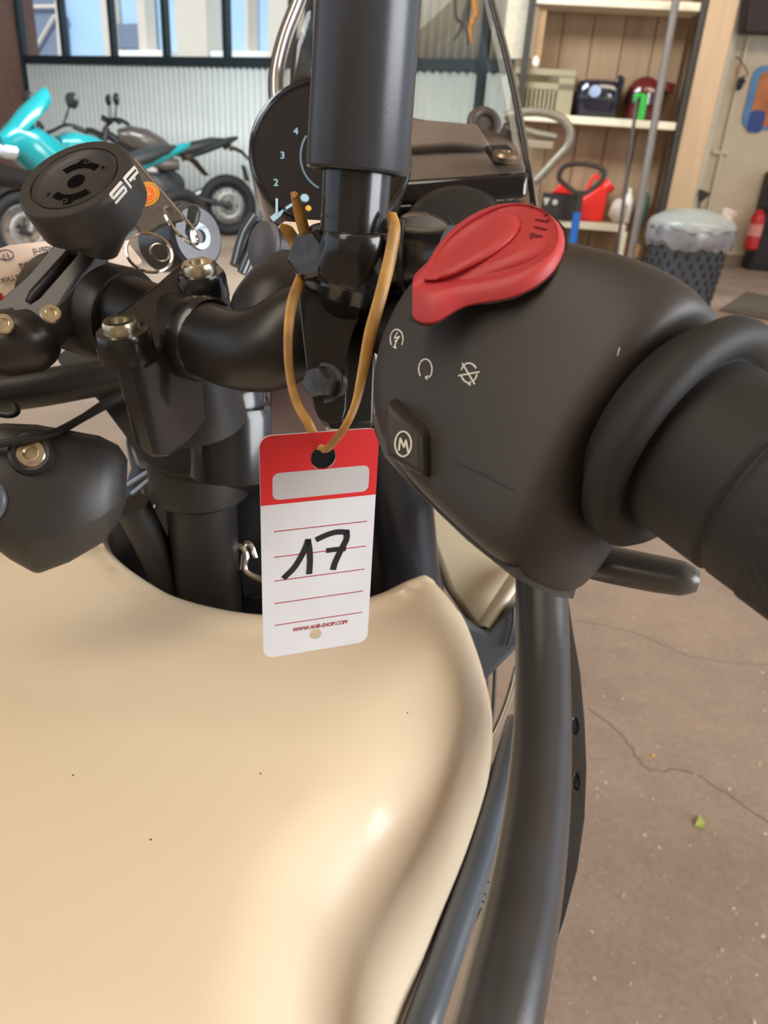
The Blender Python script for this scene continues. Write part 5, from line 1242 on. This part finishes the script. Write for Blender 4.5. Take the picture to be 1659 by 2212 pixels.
obj('emblem_ring', prism(fcirc(27, 24, .0005), FWD * .0002), mat('dark_orange_print', srgb(176, 104, 30), .5), em)
obj('emblem_ring', prism(fcirc(25, 22, .0007), FWD * .0002), M_YE, em)
obj('emblem_disc', prism(fcirc(20, 18, .0009), FWD * .0002), M_OR, em)
obj('emblem_mark', prism([P(a, b, .3709) for a, b in ((312, 412), (322, 406), (318, 416), (330, 418), (320, 424), (312, 430), (314, 421))], FWD * .0002), M_YE, em)
kr = thing('key_ring', P(330, 560, .365), 'two linked steel key rings beside the handlebar clamp', 'key ring')
obj('ring', torus(P(323, 546, .362), V(.35, .28, .89), .0105 * 1.0, .0008, 48, 8), M_CHROME, kr)
obj('ring', torus(P(392, 488, .372), V(.78, .50, .36), .0105, .0009, 48, 8), M_CHROME, kr)
obj('ring', torus(P(345, 545, .366), V(.5, .2, .84), .0045, .0006, 30, 8), mat('bronze_ring', (.25, .2, .15), .3, metal=.9), kr)
key = thing('ignition_key', P(400, 520, .385), 'black plastic ignition key head standing in the lock', 'key')
obj('key_head', pxprism([(384, 470), (398, 446), (420, 440), (432, 452), (426, 480), (405, 505), (380, 530), (372, 520)], .392, .004), M_BLACK, key, bevel=.0015)
obj('key_shaft', tube([P(392, 515, .394), P(420, 520, .40)], .0022, 8, 1), M_CHROME, key)
kt = thing('key_tag', P(150, 600, .36), 'white card key tag with upside-down handwriting behind the phone mount', 'tag')
ktp = [(-40, 548), (20, 530), (130, 517), (262, 512), (268, 514), (306, 562), (303, 570), (252, 584), (150, 600), (30, 640), (-40, 660)]
def kd(a, b): return .345 + a * .00009
ktv = prism([P(a, b, kd(a, b)) for a, b in ktp], FWD * .0006, [[P(257 + 6 * cos(t), 528 + 5 * sin(t), kd(257, 528)) for t in [2 * pi * i / 12 for i in range(12)]]])
obj('card', ktv, mat('key_tag_card', srgb(248, 226, 208), .5, var=.02), kt)
ktb = bvh(ktv)
obj('red_corner', prism([P(a, b, kd(a, b) - .0004) for a, b in ((-40, 618), (4, 634), (8, 648), (30, 641), (30, 645), (-40, 664))], FWD * .0003), M_TAGR, kt)
def ktext(s_, a, b, a2, b2, size):
    p = P(a, b, kd(a, b) - .0004); q = P(a2, b2, kd(a2, b2) - .0004); xd = (q - p).normalized(); nn = -FWD; nn = (nn - xd * nn.dot(xd)).normalized(); yd = nn.cross(xd)
    text('handwriting', s_, mat('grey_ink', (.10, .08, .08), .6), Matrix.Translation(p) @ Matrix((xd, yd, nn)).transposed().to_4x4(), size, kt)
ktext('Himalayan 452', 168, 544, 30, 572, .0046)
ktext('Standard', 140, 525, 80, 536, .0042)
ktext('ME3TKK', 62, 588, -20, 604, .0036)
ktext('Mey', 240, 545, 200, 556, .0046)
ktext('17', 20, 546, 2, 550, .0040)
obj('handwritten_circle', stroke(ktb, arc(12, 551, 17, 11, 0, 345, 20), 1.6), mat('violet_ink', (.12, .08, .22), .6), kt, smooth=False)
